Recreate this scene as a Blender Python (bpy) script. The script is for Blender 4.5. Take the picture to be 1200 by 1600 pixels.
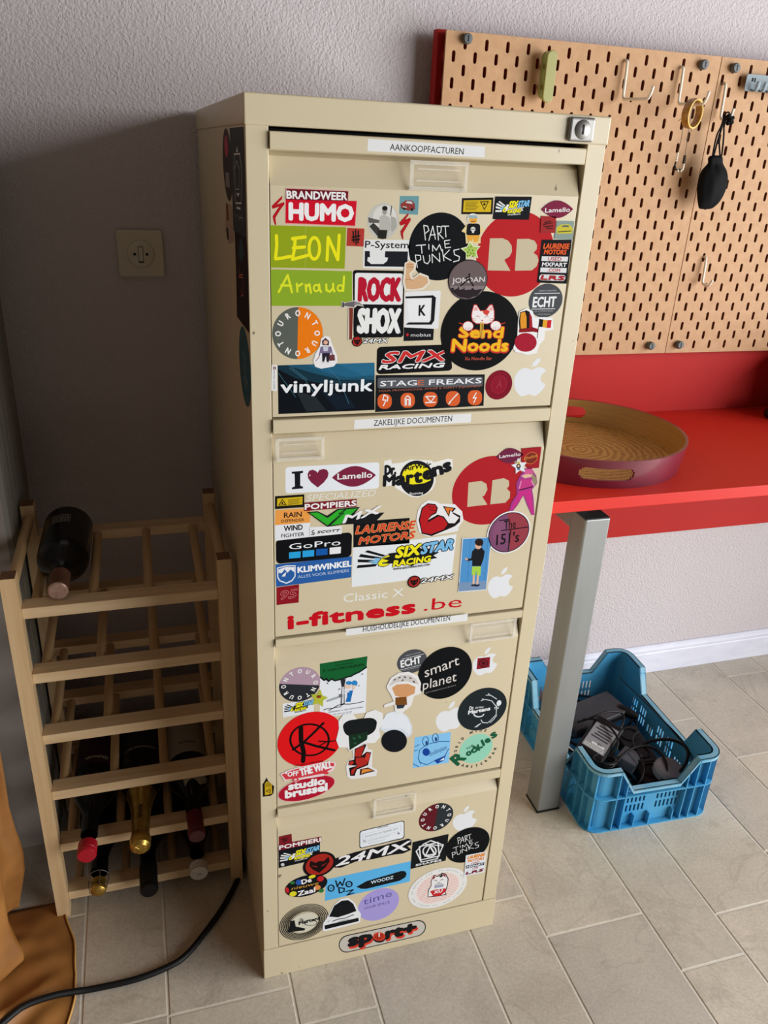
import bpy, bmesh, math, random
from mathutils import Vector, Matrix
for o in list(bpy.data.objects): bpy.data.objects.remove(o, do_unlink=True)
SC = bpy.context.scene; COL = SC.collection
# ---------------------------------------------------------------- camera
F_PX = 1241.8556
CAM = Vector((-0.11631, -0.89566, 1.27232))
RW = [[0.9582764, -0.2820135, 0.0466342], [-0.0759249, -0.4084101, -0.9096354], [0.2755754, 0.8681414, -0.4127816]]
cam = bpy.data.cameras.new('camera'); camo = bpy.data.objects.new('camera', cam); COL.objects.link(camo)
cam.sensor_fit = 'VERTICAL'; cam.sensor_height = 32.0; cam.lens = F_PX/1600*32.0; cam.clip_start = 0.02
r = RW
camo.matrix_world = Matrix(((r[0][0], -r[1][0], -r[2][0], CAM.x), (r[0][1], -r[1][1], -r[2][1], CAM.y),
                            (r[0][2], -r[1][2], -r[2][2], CAM.z), (0, 0, 0, 1)))
SC.camera = camo
# ---------------------------------------------------------------- light
SC.view_settings.view_transform = 'Standard'; SC.view_settings.look = 'None'
SC.view_settings.gamma = 1.0; SC.view_settings.use_curve_mapping = False
SC.view_settings.exposure = 0.0
W = bpy.data.worlds.new('world'); SC.world = W; W.use_nodes = True
W.node_tree.nodes['Background'].inputs[0].default_value = (1.0, 0.86, 0.74, 1)
W.node_tree.nodes['Background'].inputs[1].default_value = 0.10
def area(name, loc, target, sx, sz, power, col):
    l = bpy.data.lights.new(name, 'AREA'); l.shape = 'RECTANGLE'; l.size = sx; l.size_y = sz
    l.energy = power; l.color = col
    o = bpy.data.objects.new(name, l); COL.objects.link(o); o.location = loc
    o.rotation_euler = (Vector(target)-Vector(loc)).to_track_quat('-Z', 'Y').to_euler(); return o
area('window_light', (2.7, -2.45, 1.12), (0.0, -2.45, 1.12), 4.5, 2.15, 282, (0.95, 0.97, 1.0))
# ---------------------------------------------------------------- helpers
def lin(h):
    if isinstance(h, str):
        h = h.lstrip('#'); c = [int(h[i:i+2], 16)/255 for i in (0, 2, 4)]
    else: c = h
    return tuple((x/12.92 if x <= .04045 else ((x+.055)/1.055)**2.4) for x in c)+(1,)
def mat(name, col, rough=.5, metal=0.0, var=None, vscale=(8, 8, 8), bump=0, bscale=200, spec=.5, coat=0, detail=4, bdist=.001, gain=1.0):
    m = bpy.data.materials.new(name); m.use_nodes = True; nt = m.node_tree; b = nt.nodes['Principled BSDF']
    b.inputs['Base Color'].default_value = tuple(c*gain for c in lin(col)[:3])+(1,); b.inputs['Roughness'].default_value = rough
    b.inputs['Metallic'].default_value = metal; b.inputs['Specular IOR Level'].default_value = spec
    b.inputs['Coat Weight'].default_value = coat
    if var or bump:
        tc = nt.nodes.new('ShaderNodeTexCoord')
    if var:
        mp = nt.nodes.new('ShaderNodeMapping'); mp.inputs['Scale'].default_value = vscale
        nt.links.new(tc.outputs['Object'], mp.inputs[0])
        n = nt.nodes.new('ShaderNodeTexNoise'); n.inputs['Scale'].default_value = 1; n.inputs['Detail'].default_value = detail
        nt.links.new(mp.outputs[0], n.inputs['Vector'])
        cr = nt.nodes.new('ShaderNodeValToRGB'); cr.color_ramp.elements[0].position = .3; cr.color_ramp.elements[1].position = .7
        cr.color_ramp.elements[0].color = lin(col); cr.color_ramp.elements[1].color = lin(var)
        nt.links.new(n.outputs[0], cr.inputs[0]); nt.links.new(cr.outputs[0], b.inputs['Base Color'])
    if bump:
        n2 = nt.nodes.new('ShaderNodeTexNoise'); n2.inputs['Scale'].default_value = bscale; n2.inputs['Detail'].default_value = 3
        nt.links.new(tc.outputs['Object'], n2.inputs['Vector'])
        bp = nt.nodes.new('ShaderNodeBump'); bp.inputs['Strength'].default_value = bump; bp.inputs['Distance'].default_value = bdist
        nt.links.new(n2.outputs[0], bp.inputs['Height']); nt.links.new(bp.outputs[0], b.inputs['Normal'])
    return m
class MB:
    def __init__(s): s.v = []; s.f = []; s.m = []; s.mats = []
    def mi(s, m):
        if m not in s.mats: s.mats.append(m)
        return s.mats.index(m)
    def add(s, vs, fs, m):
        k = len(s.v); s.v += [tuple(v) for v in vs]; i = s.mi(m)
        for f in fs: s.f.append([k+j for j in f]); s.m.append(i)
    def box(s, x0, x1, y0, y1, z0, z1, m):
        v = [(x, y, z) for z in (z0, z1) for y in (y0, y1) for x in (x0, x1)]
        s.add(v, [(0, 2, 3, 1), (4, 5, 7, 6), (0, 1, 5, 4), (2, 6, 7, 3), (0, 4, 6, 2), (1, 3, 7, 5)], m)
    def prism(s, poly, ax, a, b, m):     # poly is 2D in the other two axes, extruded along ax from a to b
        n = len(poly)
        def p3(p, t):
            return {0: (t, p[0], p[1]), 1: (p[0], t, p[1]), 2: (p[0], p[1], t)}[ax]
        v = [p3(p, a) for p in poly]+[p3(p, b) for p in poly]
        s.add(v, [list(range(n))[::-1], [n+i for i in range(n)]]+[(i, (i+1) % n, n+(i+1) % n, n+i) for i in range(n)], m)
    def tube(s, pts, r, m, n=10, cap=True):
        pts = [Vector(p) for p in pts]; rs = r if isinstance(r, (list, tuple)) else [r]*len(pts)
        vs = []; up = None
        for i, p in enumerate(pts):
            t = (pts[min(i+1, len(pts)-1)]-pts[max(i-1, 0)]).normalized()
            if up is None:
                up = Vector((0, 0, 1)) if abs(t.z) < .9 else Vector((1, 0, 0))
            a = (up-t*up.dot(t))
            if a.length < 1e-6: a = Vector((1, 0, 0))
            a.normalize(); up = a; c = t.cross(a)
            for k in range(n):
                w = 2*math.pi*k/n; vs.append(p+(a*math.cos(w)+c*math.sin(w))*rs[i])
        fs = [(i*n+k, i*n+(k+1) % n, (i+1)*n+(k+1) % n, (i+1)*n+k) for i in range(len(pts)-1) for k in range(n)]
        if cap: fs += [list(range(n))[::-1], [(len(pts)-1)*n+k for k in range(n)]]
        s.add(vs, fs, m)
    def lathe(s, prof, m, org=(0, 0, 0), axis=(0, 0, 1), n=28, mats=None):  # prof: (r, h) ; mats: per-segment materials
        ax = Vector(axis).normalized(); u = ax.orthogonal().normalized(); w = ax.cross(u); o = Vector(org)
        vs = [o+ax*h+(u*math.cos(2*math.pi*k/n)+w*math.sin(2*math.pi*k/n))*r for r, h in prof for k in range(n)]
        for i in range(len(prof)-1):
            mm = mats[i] if mats else m
            k0 = len(s.v)
            s.add(vs[i*n:(i+2)*n], [(k, (k+1) % n, n+(k+1) % n, n+k) for k in range(n)], mm)
    def build(s, name, parent=None, bevel=0, smooth=False, merge=True, seg=2, sub=0, solid=0):
        me = bpy.data.meshes.new(name); me.from_pydata(s.v, [], s.f)
        for m in s.mats: me.materials.append(m)
        me.polygons.foreach_set('material_index', s.m)
        if merge or True:
            bm = bmesh.new(); bm.from_mesh(me)
            if merge: bmesh.ops.remove_doubles(bm, verts=bm.verts, dist=1e-6)
            bmesh.ops.recalc_face_normals(bm, faces=bm.faces) if merge else None
            bm.to_mesh(me); bm.free()
        o = bpy.data.objects.new(name, me); COL.objects.link(o)
        if parent: o.parent = parent
        if smooth: me.polygons.foreach_set('use_smooth', [True]*len(me.polygons))
        if solid:
            md = o.modifiers.new('solid', 'SOLIDIFY'); md.thickness = solid
        if bevel:
            md = o.modifiers.new('bevel', 'BEVEL'); md.width = bevel; md.segments = seg; md.limit_method = 'ANGLE'; md.angle_limit = math.radians(35)
        if sub:
            md = o.modifiers.new('sub', 'SUBSURF'); md.levels = sub; md.render_levels = sub
        if smooth == 'auto':
            bm = bmesh.new(); bm.from_mesh(me)
            for e in bm.edges: e.smooth = len(e.link_faces) == 2 and e.calc_face_angle(0) < math.radians(35)
            bm.to_mesh(me); bm.free()
        return o
def empty(name, loc=(0, 0, 0), rz=0):
    o = bpy.data.objects.new(name, None); COL.objects.link(o); o.location = loc; o.rotation_euler = (0, 0, rz); o.empty_display_size = .05
    return o
def tag(o, label=None, cat=None, group=None, kind=None):
    if label: o['label'] = label
    if cat: o['category'] = cat
    if group: o['group'] = group
    if kind: o['kind'] = kind
    return o
def ray(u, v):
    d = Vector(((u-600)/F_PX, (v-800)/F_PX, 1)); return Vector([sum(RW[k][j]*d[k] for k in range(3)) for j in range(3)])
def hit(u, v, ax, val):
    d = ray(u, v); return CAM+d*((val-CAM[ax])/d[ax])
def smooth_path(pts, k=6):
    P = [Vector(p) for p in pts]; P = [P[0]*2-P[1]]+P+[P[-1]*2-P[-2]]; out = []
    for i in range(1, len(P)-2):
        for j in range(k):
            t = j/k; a, b, c, d = P[i-1:i+3]
            out.append(.5*((2*b)+(c-a)*t+(2*a-5*b+4*c-d)*t*t+(3*b-a-3*c+d)*t**3))
    out.append(P[-2]); return out
# ---------------------------------------------------------------- materials
M = {}
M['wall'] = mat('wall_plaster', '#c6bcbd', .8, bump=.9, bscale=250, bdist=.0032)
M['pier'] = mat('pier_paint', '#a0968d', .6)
def tile_mat():
    m = mat('stone_tile', '#a79d90', .42); nt = m.node_tree; b = nt.nodes['Principled BSDF']
    oi = nt.nodes.new('ShaderNodeObjectInfo'); tc = nt.nodes.new('ShaderNodeNewGeometry')
    add = nt.nodes.new('ShaderNodeVectorMath'); add.operation = 'ADD'
    sc = nt.nodes.new('ShaderNodeVectorMath'); sc.operation = 'SCALE'; sc.inputs['Scale'].default_value = 1
    cx = nt.nodes.new('ShaderNodeCombineXYZ'); ml = nt.nodes.new('ShaderNodeMath'); ml.operation = 'MULTIPLY'; ml.inputs[1].default_value = 40
    nt.links.new(oi.outputs['Random'], ml.inputs[0]); nt.links.new(ml.outputs[0], cx.inputs[0]); nt.links.new(ml.outputs[0], cx.inputs[2])
    nt.links.new(tc.outputs['Position'], add.inputs[0]); nt.links.new(cx.outputs[0], add.inputs[1])
    def noise(s, d, r=.6, dist=0):
        n = nt.nodes.new('ShaderNodeTexNoise'); n.inputs['Scale'].default_value = s; n.inputs['Detail'].default_value = d
        n.inputs['Roughness'].default_value = r; n.inputs['Distortion'].default_value = dist
        nt.links.new(add.outputs[0], n.inputs['Vector']); return n
    def ramp(n, els):
        c = nt.nodes.new('ShaderNodeValToRGB'); c.color_ramp.elements[0].position = els[0][0]; c.color_ramp.elements[0].color = lin(els[0][1])
        c.color_ramp.elements[1].position = els[-1][0]; c.color_ramp.elements[1].color = lin(els[-1][1])
        for p, q in els[1:-1]: e = c.color_ramp.elements.new(p); e.color = lin(q)
        nt.links.new(n.outputs[0], c.inputs[0]); return c
    def mix(a, bb, f, mode='MIX'):
        x = nt.nodes.new('ShaderNodeMix'); x.data_type = 'RGBA'; x.blend_type = mode
        if isinstance(f, float): x.inputs[0].default_value = f
        else: nt.links.new(f, x.inputs[0])
        nt.links.new(a, x.inputs[6]); nt.links.new(bb, x.inputs[7]); return x.outputs[2]
    base = ramp(noise(7, 6, .6, .6), [(.3, '#a79d90'), (.5, '#bab1a3'), (.72, '#cac0b0')])
    fine = ramp(noise(190, 5, .75), [(.3, '#998e80'), (.7, '#dcd3c4')])
    c = mix(base.outputs[0], fine.outputs[0], .38)
    v1 = ramp(noise(3.2, 4, .5, 1.6), [(.485, '#ffffff'), (.5, '#8b8074'), (.515, '#ffffff')])
    c = mix(c, v1.outputs[0], .16, 'MULTIPLY')
    tint = nt.nodes.new('ShaderNodeValToRGB'); tint.color_ramp.elements[0].color = (.94, .94, .94, 1); tint.color_ramp.elements[1].color = (1.14, 1.12, 1.06, 1)
    nt.links.new(oi.outputs['Random'], tint.inputs[0]); c = mix(c, tint.outputs[0], 1.0, 'MULTIPLY')
    nt.links.new(c, b.inputs['Base Color'])
    bp = nt.nodes.new('ShaderNodeBump'); bp.inputs['Strength'].default_value = .25; bp.inputs['Distance'].default_value = .001
    nt.links.new(noise(120, 6, .7).outputs[0], bp.inputs['Height']); nt.links.new(bp.outputs[0], b.inputs['Normal'])
    return m
M['tile'] = tile_mat()
M['grout'] = mat('grout', '#d8d1c2', .8)
M['white_trim'] = mat('white_trim', '#d9d9e3', .5, var='#cfcfdb', vscale=(20, 20, 60))
M['casing'] = mat('grey_casing', '#8f8c80', .5, var='#7d7a6e', vscale=(90, 90, 3))
M['cab'] = mat('cabinet_paint', '#c9bb9c', .36, var='#c3b595', vscale=(3, 3, 3), bump=.12, bscale=420, bdist=.0004)
def specks(m):
    nt = m.node_tree; b = nt.nodes['Principled BSDF']; src = b.inputs['Base Color'].links[0].from_socket
    tc = nt.nodes.new('ShaderNodeTexCoord'); n = nt.nodes.new('ShaderNodeTexNoise'); n.inputs['Scale'].default_value = 55; n.inputs['Detail'].default_value = 1.5
    nt.links.new(tc.outputs['Object'], n.inputs['Vector']); cr = nt.nodes.new('ShaderNodeValToRGB')
    cr.color_ramp.elements[0].position = .755; cr.color_ramp.elements[0].color = (0, 0, 0, 1); cr.color_ramp.elements[1].position = .78; cr.color_ramp.elements[1].color = (.8, .8, .8, 1)
    mx = nt.nodes.new('ShaderNodeMix'); mx.data_type = 'RGBA'; nt.links.new(n.outputs[0], cr.inputs[0]); nt.links.new(cr.outputs[0], mx.inputs[0]); nt.links.new(src, mx.inputs[6])
    mx.inputs[7].default_value = lin('#5b5040'); nt.links.new(mx.outputs[2], b.inputs['Base Color'])
specks(M['cab'])
M['dark'] = mat('recess_shade_black', '#0b0a09', .8)  # near-black colour puts in the shade of gaps and holes
M['red'] = mat('red_laminate', '#cd2c1c', .5, spec=.25, var='#cb2419', vscale=(4, 4, 4), bump=.05, bscale=500)
M['redboard'] = mat('red_board', '#b0201a', .6, spec=.2, var='#a81c18', vscale=(3, 3, 3))
M['hard'] = mat('hardboard', '#bf9569', .62, var='#b3875b', vscale=(60, 60, 60), detail=8)
M['hardedge'] = mat('hardboard_edge', '#8a5a36', .8)
M['grey'] = mat('grey_metal', '#8f9190', .4, metal=.55, var='#868887', vscale=(30, 30, 5), bump=.06, bscale=700)
M['black'] = mat('black_plastic', '#0f0f10', .45, spec=.3)
M['blackrub'] = mat('black_rubber', '#0a0a0b', .55, spec=.3)
M['screw'] = mat('screw_grey', '#55595a', .5)
M['whitepl'] = mat('white_plastic', '#e6dfd0', .4)
M['blue'] = mat('blue_plastic', '#2f8abb', .5, var='#4b97bb', vscale=(12, 12, 12), bump=.05, bscale=400)
M['bluedust'] = mat('dusty_blue_plastic', '#5fa3c2', .6, var='#86b2c2', vscale=(25, 25, 25))
def woodmat(name, a, b, sc):
    m = mat(name, a, .5, var=b, vscale=sc, detail=6, bump=.05, bscale=300); return m
M['pinex'] = woodmat('pine_rail', '#dcc097', '#ccab7e', (6, 90, 90))
M['pinez'] = woodmat('pine_post', '#d8ba8e', '#c9a575', (90, 90, 5))
M['piney'] = woodmat('pine_dowel', '#cdac7e', '#bd9868', (90, 6, 90))
M['endgrain'] = woodmat('end_grain', '#7b5737', '#65452b', (250, 250, 250))
M['chrome'] = mat('chrome', '#8f8c88', .48, metal=.9)
M['switch'] = mat('cream_plastic', '#c9c1ab', .4)
M['clear'] = mat('clear_plastic', '#efe9dc', .15)
M['clear'].node_tree.nodes['Principled BSDF'].inputs['Alpha'].default_value = .07
M['clear_edge'] = mat('clear_plastic_edge', '#f2ecdf', .15); M['clear_edge'].node_tree.nodes['Principled BSDF'].inputs['Alpha'].default_value = .30
# ---------------------------------------------------------------- setting
def struct(name, mb, parent=None, **k):
    o = mb.build(name, parent, **k)
    if not parent: tag(o, kind='structure')
    return o
WY = .630
b = MB(); b.box(-.72, 2.4, WY, WY+.1, -.02, 2.5, M['wall']); struct('wall_back', b)
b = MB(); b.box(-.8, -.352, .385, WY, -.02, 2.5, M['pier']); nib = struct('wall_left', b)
# fluted casing on the side of the left wall pier
b = MB()
poly = [(.383, 0), (.383, .012)]
y = .392
b2 = [(-.352, .386)]
n = 6; w = (.618-.392)/n
for i in range(n):
    y0 = .392+i*w
    b2 += [(-.3445, y0), (-.3425, y0+.25*w), (-.3425, y0+.6*w), (-.3475, y0+.72*w), (-.3475, y0+.95*w)]
b2 += [(-.343, .62), (-.352, .628)]
b.prism(b2, 2, 0, 2.2, M['casing']); o = struct('trim_1', b); tag(o, 'grey vertically grooved casing on the side of the wall pier, left of the wine rack')
# floor: slab plus tiles
b = MB(); b.box(-1.3, 2.4, -1.7, WY+.02, -.03, -.0012, M['grout']); floor = struct('floor', b)
xs = [-.950, -.818, -.620, -.488, -.290, -.157, .041, .172, .370, .501, .700, .833, 1.031, 1.163, 1.358, 1.487, 1.688, 1.820, 2.018, 2.15]
off = {-.157: -.026, .041: -.0945, .172: .12, .370: .042, .501: -.049, .700: -.168, .833: -.0857, 1.031: .42, 1.163: .268, 1.358: .552, -.290: .38, -.488: .2, -.620: .33, 1.487: .1}
L = .403; G = .0018; random.seed(4)
cache = {}
def tile(x0, x1, y0, y1):
    key = (round(x1-x0, 4), round(y1-y0, 4))
    if key not in cache:
        t = MB(); w, d = x1-x0, y1-y0; q = .0012
        v = [(0, 0, -.002), (w, 0, -.002), (w, d, -.002), (0, d, -.002), (0, 0, -.0006), (w, 0, -.0006), (w, d, -.0006), (0, d, -.0006),
             (q, q, 0), (w-q, q, 0), (w-q, d-q, 0), (q, d-q, 0)]
        t.add(v, [(0, 1, 5, 4), (1, 2, 6, 5), (2, 3, 7, 6), (3, 0, 4, 7), (4, 5, 9, 8), (5, 6, 10, 9), (6, 7, 11, 10), (7, 4, 8, 11), (8, 9, 10, 11)], M['tile'])
        o = t.build('tile', floor); cache[key] = o
    else:
        o = cache[key].copy(); COL.objects.link(o)
    o.location = (x0, y0, 0)
for i in range(len(xs)-1):
    s0 = off.get(xs[i], random.random()*.4); y = s0-math.ceil((s0+.9)/L)*L
    while y < WY:
        if y+L > -.85:
            y1 = min(y+L-G, WY+.01)
            tile(xs[i]+G, xs[i+1]-G, y+G, y1)
        y += L
# baseboard
b = MB(); b.prism([(WY, 0), (.6195, 0), (.6195, .062), (.6215, .066), (.6195, .069), (.6195, .074), (.6235, .079), (.6235, .083), (.627, .086), (WY, .086)], 0, .30, 2.4, M['white_trim']); struct('baseboard_back', b, bevel=.0008)
# light switch
sw = empty('light_switch', (-.1065, WY, 1.0885))
b = MB(); b.box(-.0395, .0395, -.009, 0, -.0395, .0395, M['switch']); b.build('plate', sw, bevel=.004, seg=3)
b = MB(); b.lathe([(0, .0135), (.020, .0130), (.0225, .0115), (.0235, .009), (.0235, 0)], M['switch'], axis=(0, -1, 0), n=36); b.build('round_insert', sw, smooth='auto')
b = MB(); b.prism([(-.0138, .0125), (-.0185, .0120), (-.0150, -.0115), (-.0128, -.0125)], 0, -.0036, .0036, M['switch']); b.build('rocker', sw, bevel=.0006)
b = MB(); b.box(-.0042, .0042, -.0140, -.0125, -.0145, .0130, M['dark']); b.build('rocker_slot', sw)
for sx in (-.0105, .0105):
    b = MB(); b.lathe([(0, .0142), (.0024, .0142), (.0024, .012)], M['dark'], axis=(0, -1, 0), org=(sx, 0, 0), n=14); b.build('screw_hole', sw)
tag(sw, 'square cream wall switch with a small rocker, on the wall left of the filing cabinet', 'light switch')
# ---------------------------------------------------------------- filing cabinet
CW, CH, CD = .4133, 1.32, .615
cab = empty('filing_cabinet', (0, 0, 0)); tag(cab, 'tall beige four-drawer metal filing cabinet covered in stickers', 'cabinet')
b = MB(); c = M['cab']
b.box(0, .0015, .001, CD, .062, 1.292, c); b.box(CW-.0015, CW, .001, CD, .062, 1.292, c)
b.box(.0015, CW-.0015, CD-.0015, CD, 0, 1.292, c)
b.box(0, .0235, 0, .0015, .068, 1.292, c); b.box(.022, .0235, .0015, .03, .068, 1.292, c)
b.box(CW-.0235, CW, 0, .0015, .068, 1.292, c); b.box(CW-.0235, CW-.022, .0015, .03, .068, 1.292, c)
b.build('carcass', cab, bevel=.0007)
b = MB(); b.box(-.0015, CW+.0015, -.002, CD+.002, 1.2905, 1.32, c); b.build('top_cap', cab, bevel=.0018, seg=3)
b = MB(); b.box(-.001, CW+.001, -.0015, CD+.001, 0, .0675, c); b.build('plinth', cab, bevel=.001)
b = MB(); b.box(.025, CW-.025, .03, .5, .07, 1.289, M['dark']); b.build('gap_shade_block', cab)  # filler block; the shade behind the drawer gaps is in its black colour
ZD = [(1.286, 1.2688, 1.2345, .9810), (.9785, .9610, .9215, .6745), (.6715, .6590, .6255, .3745), (.3715, .3545, .3275, .0695)]
drawers = []
for zt, zb, zc, z0 in ZD:
    b = MB()
    b.prism([(-.0035, zt-.001), (-.0025, zt), (.026, zt), (.026, z0), (0, z0), (0, zc), (.012, zb-.006), (.018, zb-.001), (.018, zb), (-.0025, zb), (-.0035, zb+.001)], 0, .0243, .3872, c)
    d = b.build('drawer', cab, bevel=.0008); drawers.append(d)
# lock
lk = MB(); lk.box(.3605, .3925, -.0075, -.002, 1.2925, 1.3175, M['chrome'])
lk = lk.build('lock', cab, bevel=.003, seg=3); lk['label'] = 'square chrome lock with a key slot'
b = MB(); b.lathe([(0, .0095), (.009, .009), (.0105, .007)], M['chrome'], axis=(0, -1, 0), org=(.3765, 0, 1.305), n=24); b.build('lock_barrel', lk, smooth=True)
b = MB(); b.box(.3755, .3775, -.0100, -.0085, 1.300, 1.310, M['dark']); b.build('keyhole', lk)
# clear label holders
def holder(x0, x1, z0, z1, d, lean=.0):
    b = MB(); t = .0012; y0 = -.0015
    b.box(x0, x1, y0, y0+t, z0, z1, M['clear'])
    for (a0, a1, c0, c1) in ((x0, x0+.004, z0, z1), (x1-.004, x1, z0, z1), (x0, x1, z0, z0+.004), (x0, x1, z1-.004, z1), (x0+.008, x1-.008, z0+.009, z0+.0105), (x0+.008, x1-.008, z1-.009, z1-.0075)):
        b.box(a0, a1, y0-.003, y0, c0, c1, M['clear_edge'])
    h = b.build('label_holder', d, bevel=.0005); h['label'] = 'clear plastic label holder'
def hz(px0, py0, px1, py1, d):
    a = hit(px0, py0, 1, -.002); c2 = hit(px1, py1, 1, -.002); holder(a.x, c2.x, c2.z, a.z, d)
hz(641, 250, 728, 300, drawers[0]); hz(430, 685, 506, 716, drawers[1]); hz(735, 974, 803, 995, drawers[2]); hz(584, 1247, 648, 1266, drawers[3])
# ---------------------------------------------------------------- desk
desk = empty('desk', (0, 0, 0)); tag(desk, 'bright red desk with a grey metal leg, right of the filing cabinet', 'desk')
ZT = .766
b = MB(); b.box(.425, 1.9, .155, .584, ZT-.021, ZT, M['red']); b.build('desktop', desk, bevel=.0012)
b = MB(); b.box(.430, 1.89, .160, .583, ZT-.0225, ZT-.021, mat('bounce_damper_brown', '#5d5349', .8)); b.build('bounce_damper', desk)  # unseen board added to keep the desktop's red bounce off things below
b = MB(); b.prism([(.4175, .452), (1.9, .452), (1.9, 1.466), (.404, 1.466), (.404, 1.325), (.4175, 1.325)], 1, .585, .603, M['redboard']); b.box(.46, .50, .603, WY, .5, 1.4, M['redboard']); b.box(1.5, 1.54, .603, WY, .5, 1.4, M['redboard'])
q = b.build('back_panel', desk, bevel=.001); q['label'] = 'red back panel rising behind the desktop'
b = MB(); b.box(.617, .6675, .225, .277, .003, .692, M['grey']); b.box(.585, .617, .225, .56, .66, .692, M['grey']) if False else None
q = b.build('leg', desk, bevel=.003, seg=3); q['label'] = 'square grey metal desk leg'
b = MB(); b.box(.616, .6685, .224, .278, 0, .004, M['black']); b.build('foot_cap', q)
b = MB(); b.box(.6185, .666, .2265, .2755, .692, .6932, M['black']); b.build('shaded_leg_cap', q)  # leg top cap; its black colour carries the shade under the desktop
b = MB(); b.box(.617, .6675, .277, .58, .655, .692, M['grey']); b.box(.59, 1.9, .30, .34, .712, .745, M['grey']); b.box(.62, .665, .30, .34, .692, .712, M['grey']); b.box(.62, .665, .52, .56, .692, .745, M['grey']); b.box(1.7, 1.75, .30, .35, .0, .712, M['grey'])
b.build('frame', desk, bevel=.001)
# pegboards
def pegboard(cx0, bx0, bx1, label):
    th = .005; y0 = .568; dx, dz = .0198, .0202; z0 = 1.446
    b = MB(); m = M['hard']; me_ = M['hardedge']
    r, hh = .0032, .0090
    def slot(cx, cz):
        pts = []
        for k in range(5):
            a = math.pi*k/4; pts.append((cx+r*math.cos(a), cz+hh-r+r*math.sin(a)))
        for k in range(5):
            a = math.pi+math.pi*k/4; pts.append((cx+r*math.cos(a), cz-hh+r+r*math.sin(a)))
        return pts
    zt, zbm = 1.4635, .9035
    for c in range(27):
        xl = bx0 if c == 0 else cx0+(c-.5)*dx; xr = bx1 if c == 26 else cx0+(c+.5)*dx; cx = cx0+c*dx
        rows = [rr for rr in range(27) if (c+rr) % 2 == 1]
        for i, rr in enumerate(rows):
            cz = z0-rr*dz
            top = zt if i == 0 else cz+dz; bot = zbm if i == len(rows)-1 else cz-dz
            S = slot(cx, cz); O = [(xr, cz+hh-r), (xr, top), (cx, top), (xl, top), (xl, cz+hh-r), (xl, cz-hh+r), (xl, bot), (cx, bot), (xr, bot), (xr, cz-hh+r)]
            n = 10
            v = [(p[0], y0, p[1]) for p in S]+[(p[0], y0, p[1]) for p in O]+[(p[0], y0+th, p[1]) for p in S]
            b.add(v, [(k, n+k, n+(k+1) % n, (k+1) % n) for k in range(n)], m)
            b.add(v, [(k, (k+1) % n, 2*n+(k+1) % n, 2*n+k) for k in range(n)], me_)
    b.add([(bx0, y0, zbm), (bx0, y0, zt), (bx0, y0+th, zt), (bx0, y0+th, zbm), (bx1, y0, zbm), (bx1, y0, zt), (bx1, y0+th, zt), (bx1, y0+th, zbm)],
          [(0, 1, 2, 3), (4, 7, 6, 5), (1, 5, 6, 2), (0, 3, 7, 4)], m)
    o = b.build('pegboard', None, merge=False)
    o2 = tag(o, label, 'pegboard')
    return o
pb1 = pegboard(.431, .4153, .9665, 'brown slotted pegboard directly behind and right of the filing cabinet top')
pb2 = pegboard(.977, .9682, 1.522, 'brown slotted pegboard at the right edge, holding the black pouch')
def knob(x, z, parent):
    b = MB(); b.lathe([(.0042, -.005), (.0042, 0), (.008, .0), (.0085, .004), (.0085, .009), (.007, .0115), (0, .012)], M['screw'], axis=(0, -1, 0), org=(x, .568, z), n=20)
    b.box(x-.001, x+.001, .5555, .557, z-.005, z+.005, M['black'])
    k = b.build('mounting_knob', parent, smooth='auto'); k['label'] = 'round dark grey mounting knob'
knob(.4515, 1.4525, pb1); knob(.926, 1.447, pb1); knob(.9245, .921, pb1); knob(.9965, 1.4465, pb2); knob(.996, .922, pb2)
YB = .568
def hook(path, r, label, m='whitepl'):
    b = MB(); b.tube(smooth_path(path, 5), r, M[m], n=10); o = b.build('pegboard_hook', None, smooth=True)
    tag(o, label, 'hook', None); return o
def lhook(x, zt, zb, reach, tip, label):
    return hook([(x, YB+.008, zt+.004), (x, YB-.004, zt+.003), (x, YB-.007, zt-.003), (x, YB-.009, (zt+zb)/2), (x, YB-.010, zb+.008), (x, YB-.014, zb+.001), (x, YB-.022, zb), (x, YB-reach+.014, zb-.002), (x, YB-reach+.004, zb+.001), (x, YB-reach-.001, zb+.008), (x, YB-reach-.004, tip)], .0026, label)
lhook(.764, 1.439, 1.3795, .098, 1.3965, 'long white hook on the left pegboard with nothing on it')
lhook(.883, 1.4365, 1.3785, .092, 1.396, 'long white hook holding the amber ring')
lhook(.982, 1.416, 1.358, .040, 1.376, 'white hook holding the black pouch, at the pegboard joint')
lhook(1.018, 1.100, 1.050, .036, 1.062, 'small empty white hook low on the right pegboard')
# ---------------------------------------------------------------- wine rack
rack = empty('wine_rack', (0, 0, 0)); tag(rack, 'light wooden wine rack standing left of the filing cabinet', 'wine rack')
RZ = [.6245, .5075, .3885, .271, .1535, .038]
for x in (-.3385, -.0315):
    for y in (.204, .465):
        b = MB(); b.box(x, x+.0215, y, y+.026, 0, .690, M['pinez'])
        b.box(x+.0005, x+.021, y+.0005, y+.0255, .690, .6904, M['endgrain']); b.build('post', rack, bevel=.0012)
for z in RZ:
    for y in (.2135, .465):
        b = MB(); b.box(-.317, -.0315, y, y+.030, z-.009, z+.009, M['pinex']); b.build('rail', rack, bevel=.001)
    for x in (-.3005, -.2185, -.1355, -.0535):
        b = MB(); b.tube([(x, .2435, z), (x, .465, z)], .0075, M['piney'], n=14); b.build('dowel', rack, smooth='auto')
for x in (-.3275, -.0205):
    b = MB(); b.tube([(x, .230, .664), (x, .465, .664)], .0085, M['piney'], n=16); b.build('side_rod', rack, smooth='auto')
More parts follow.
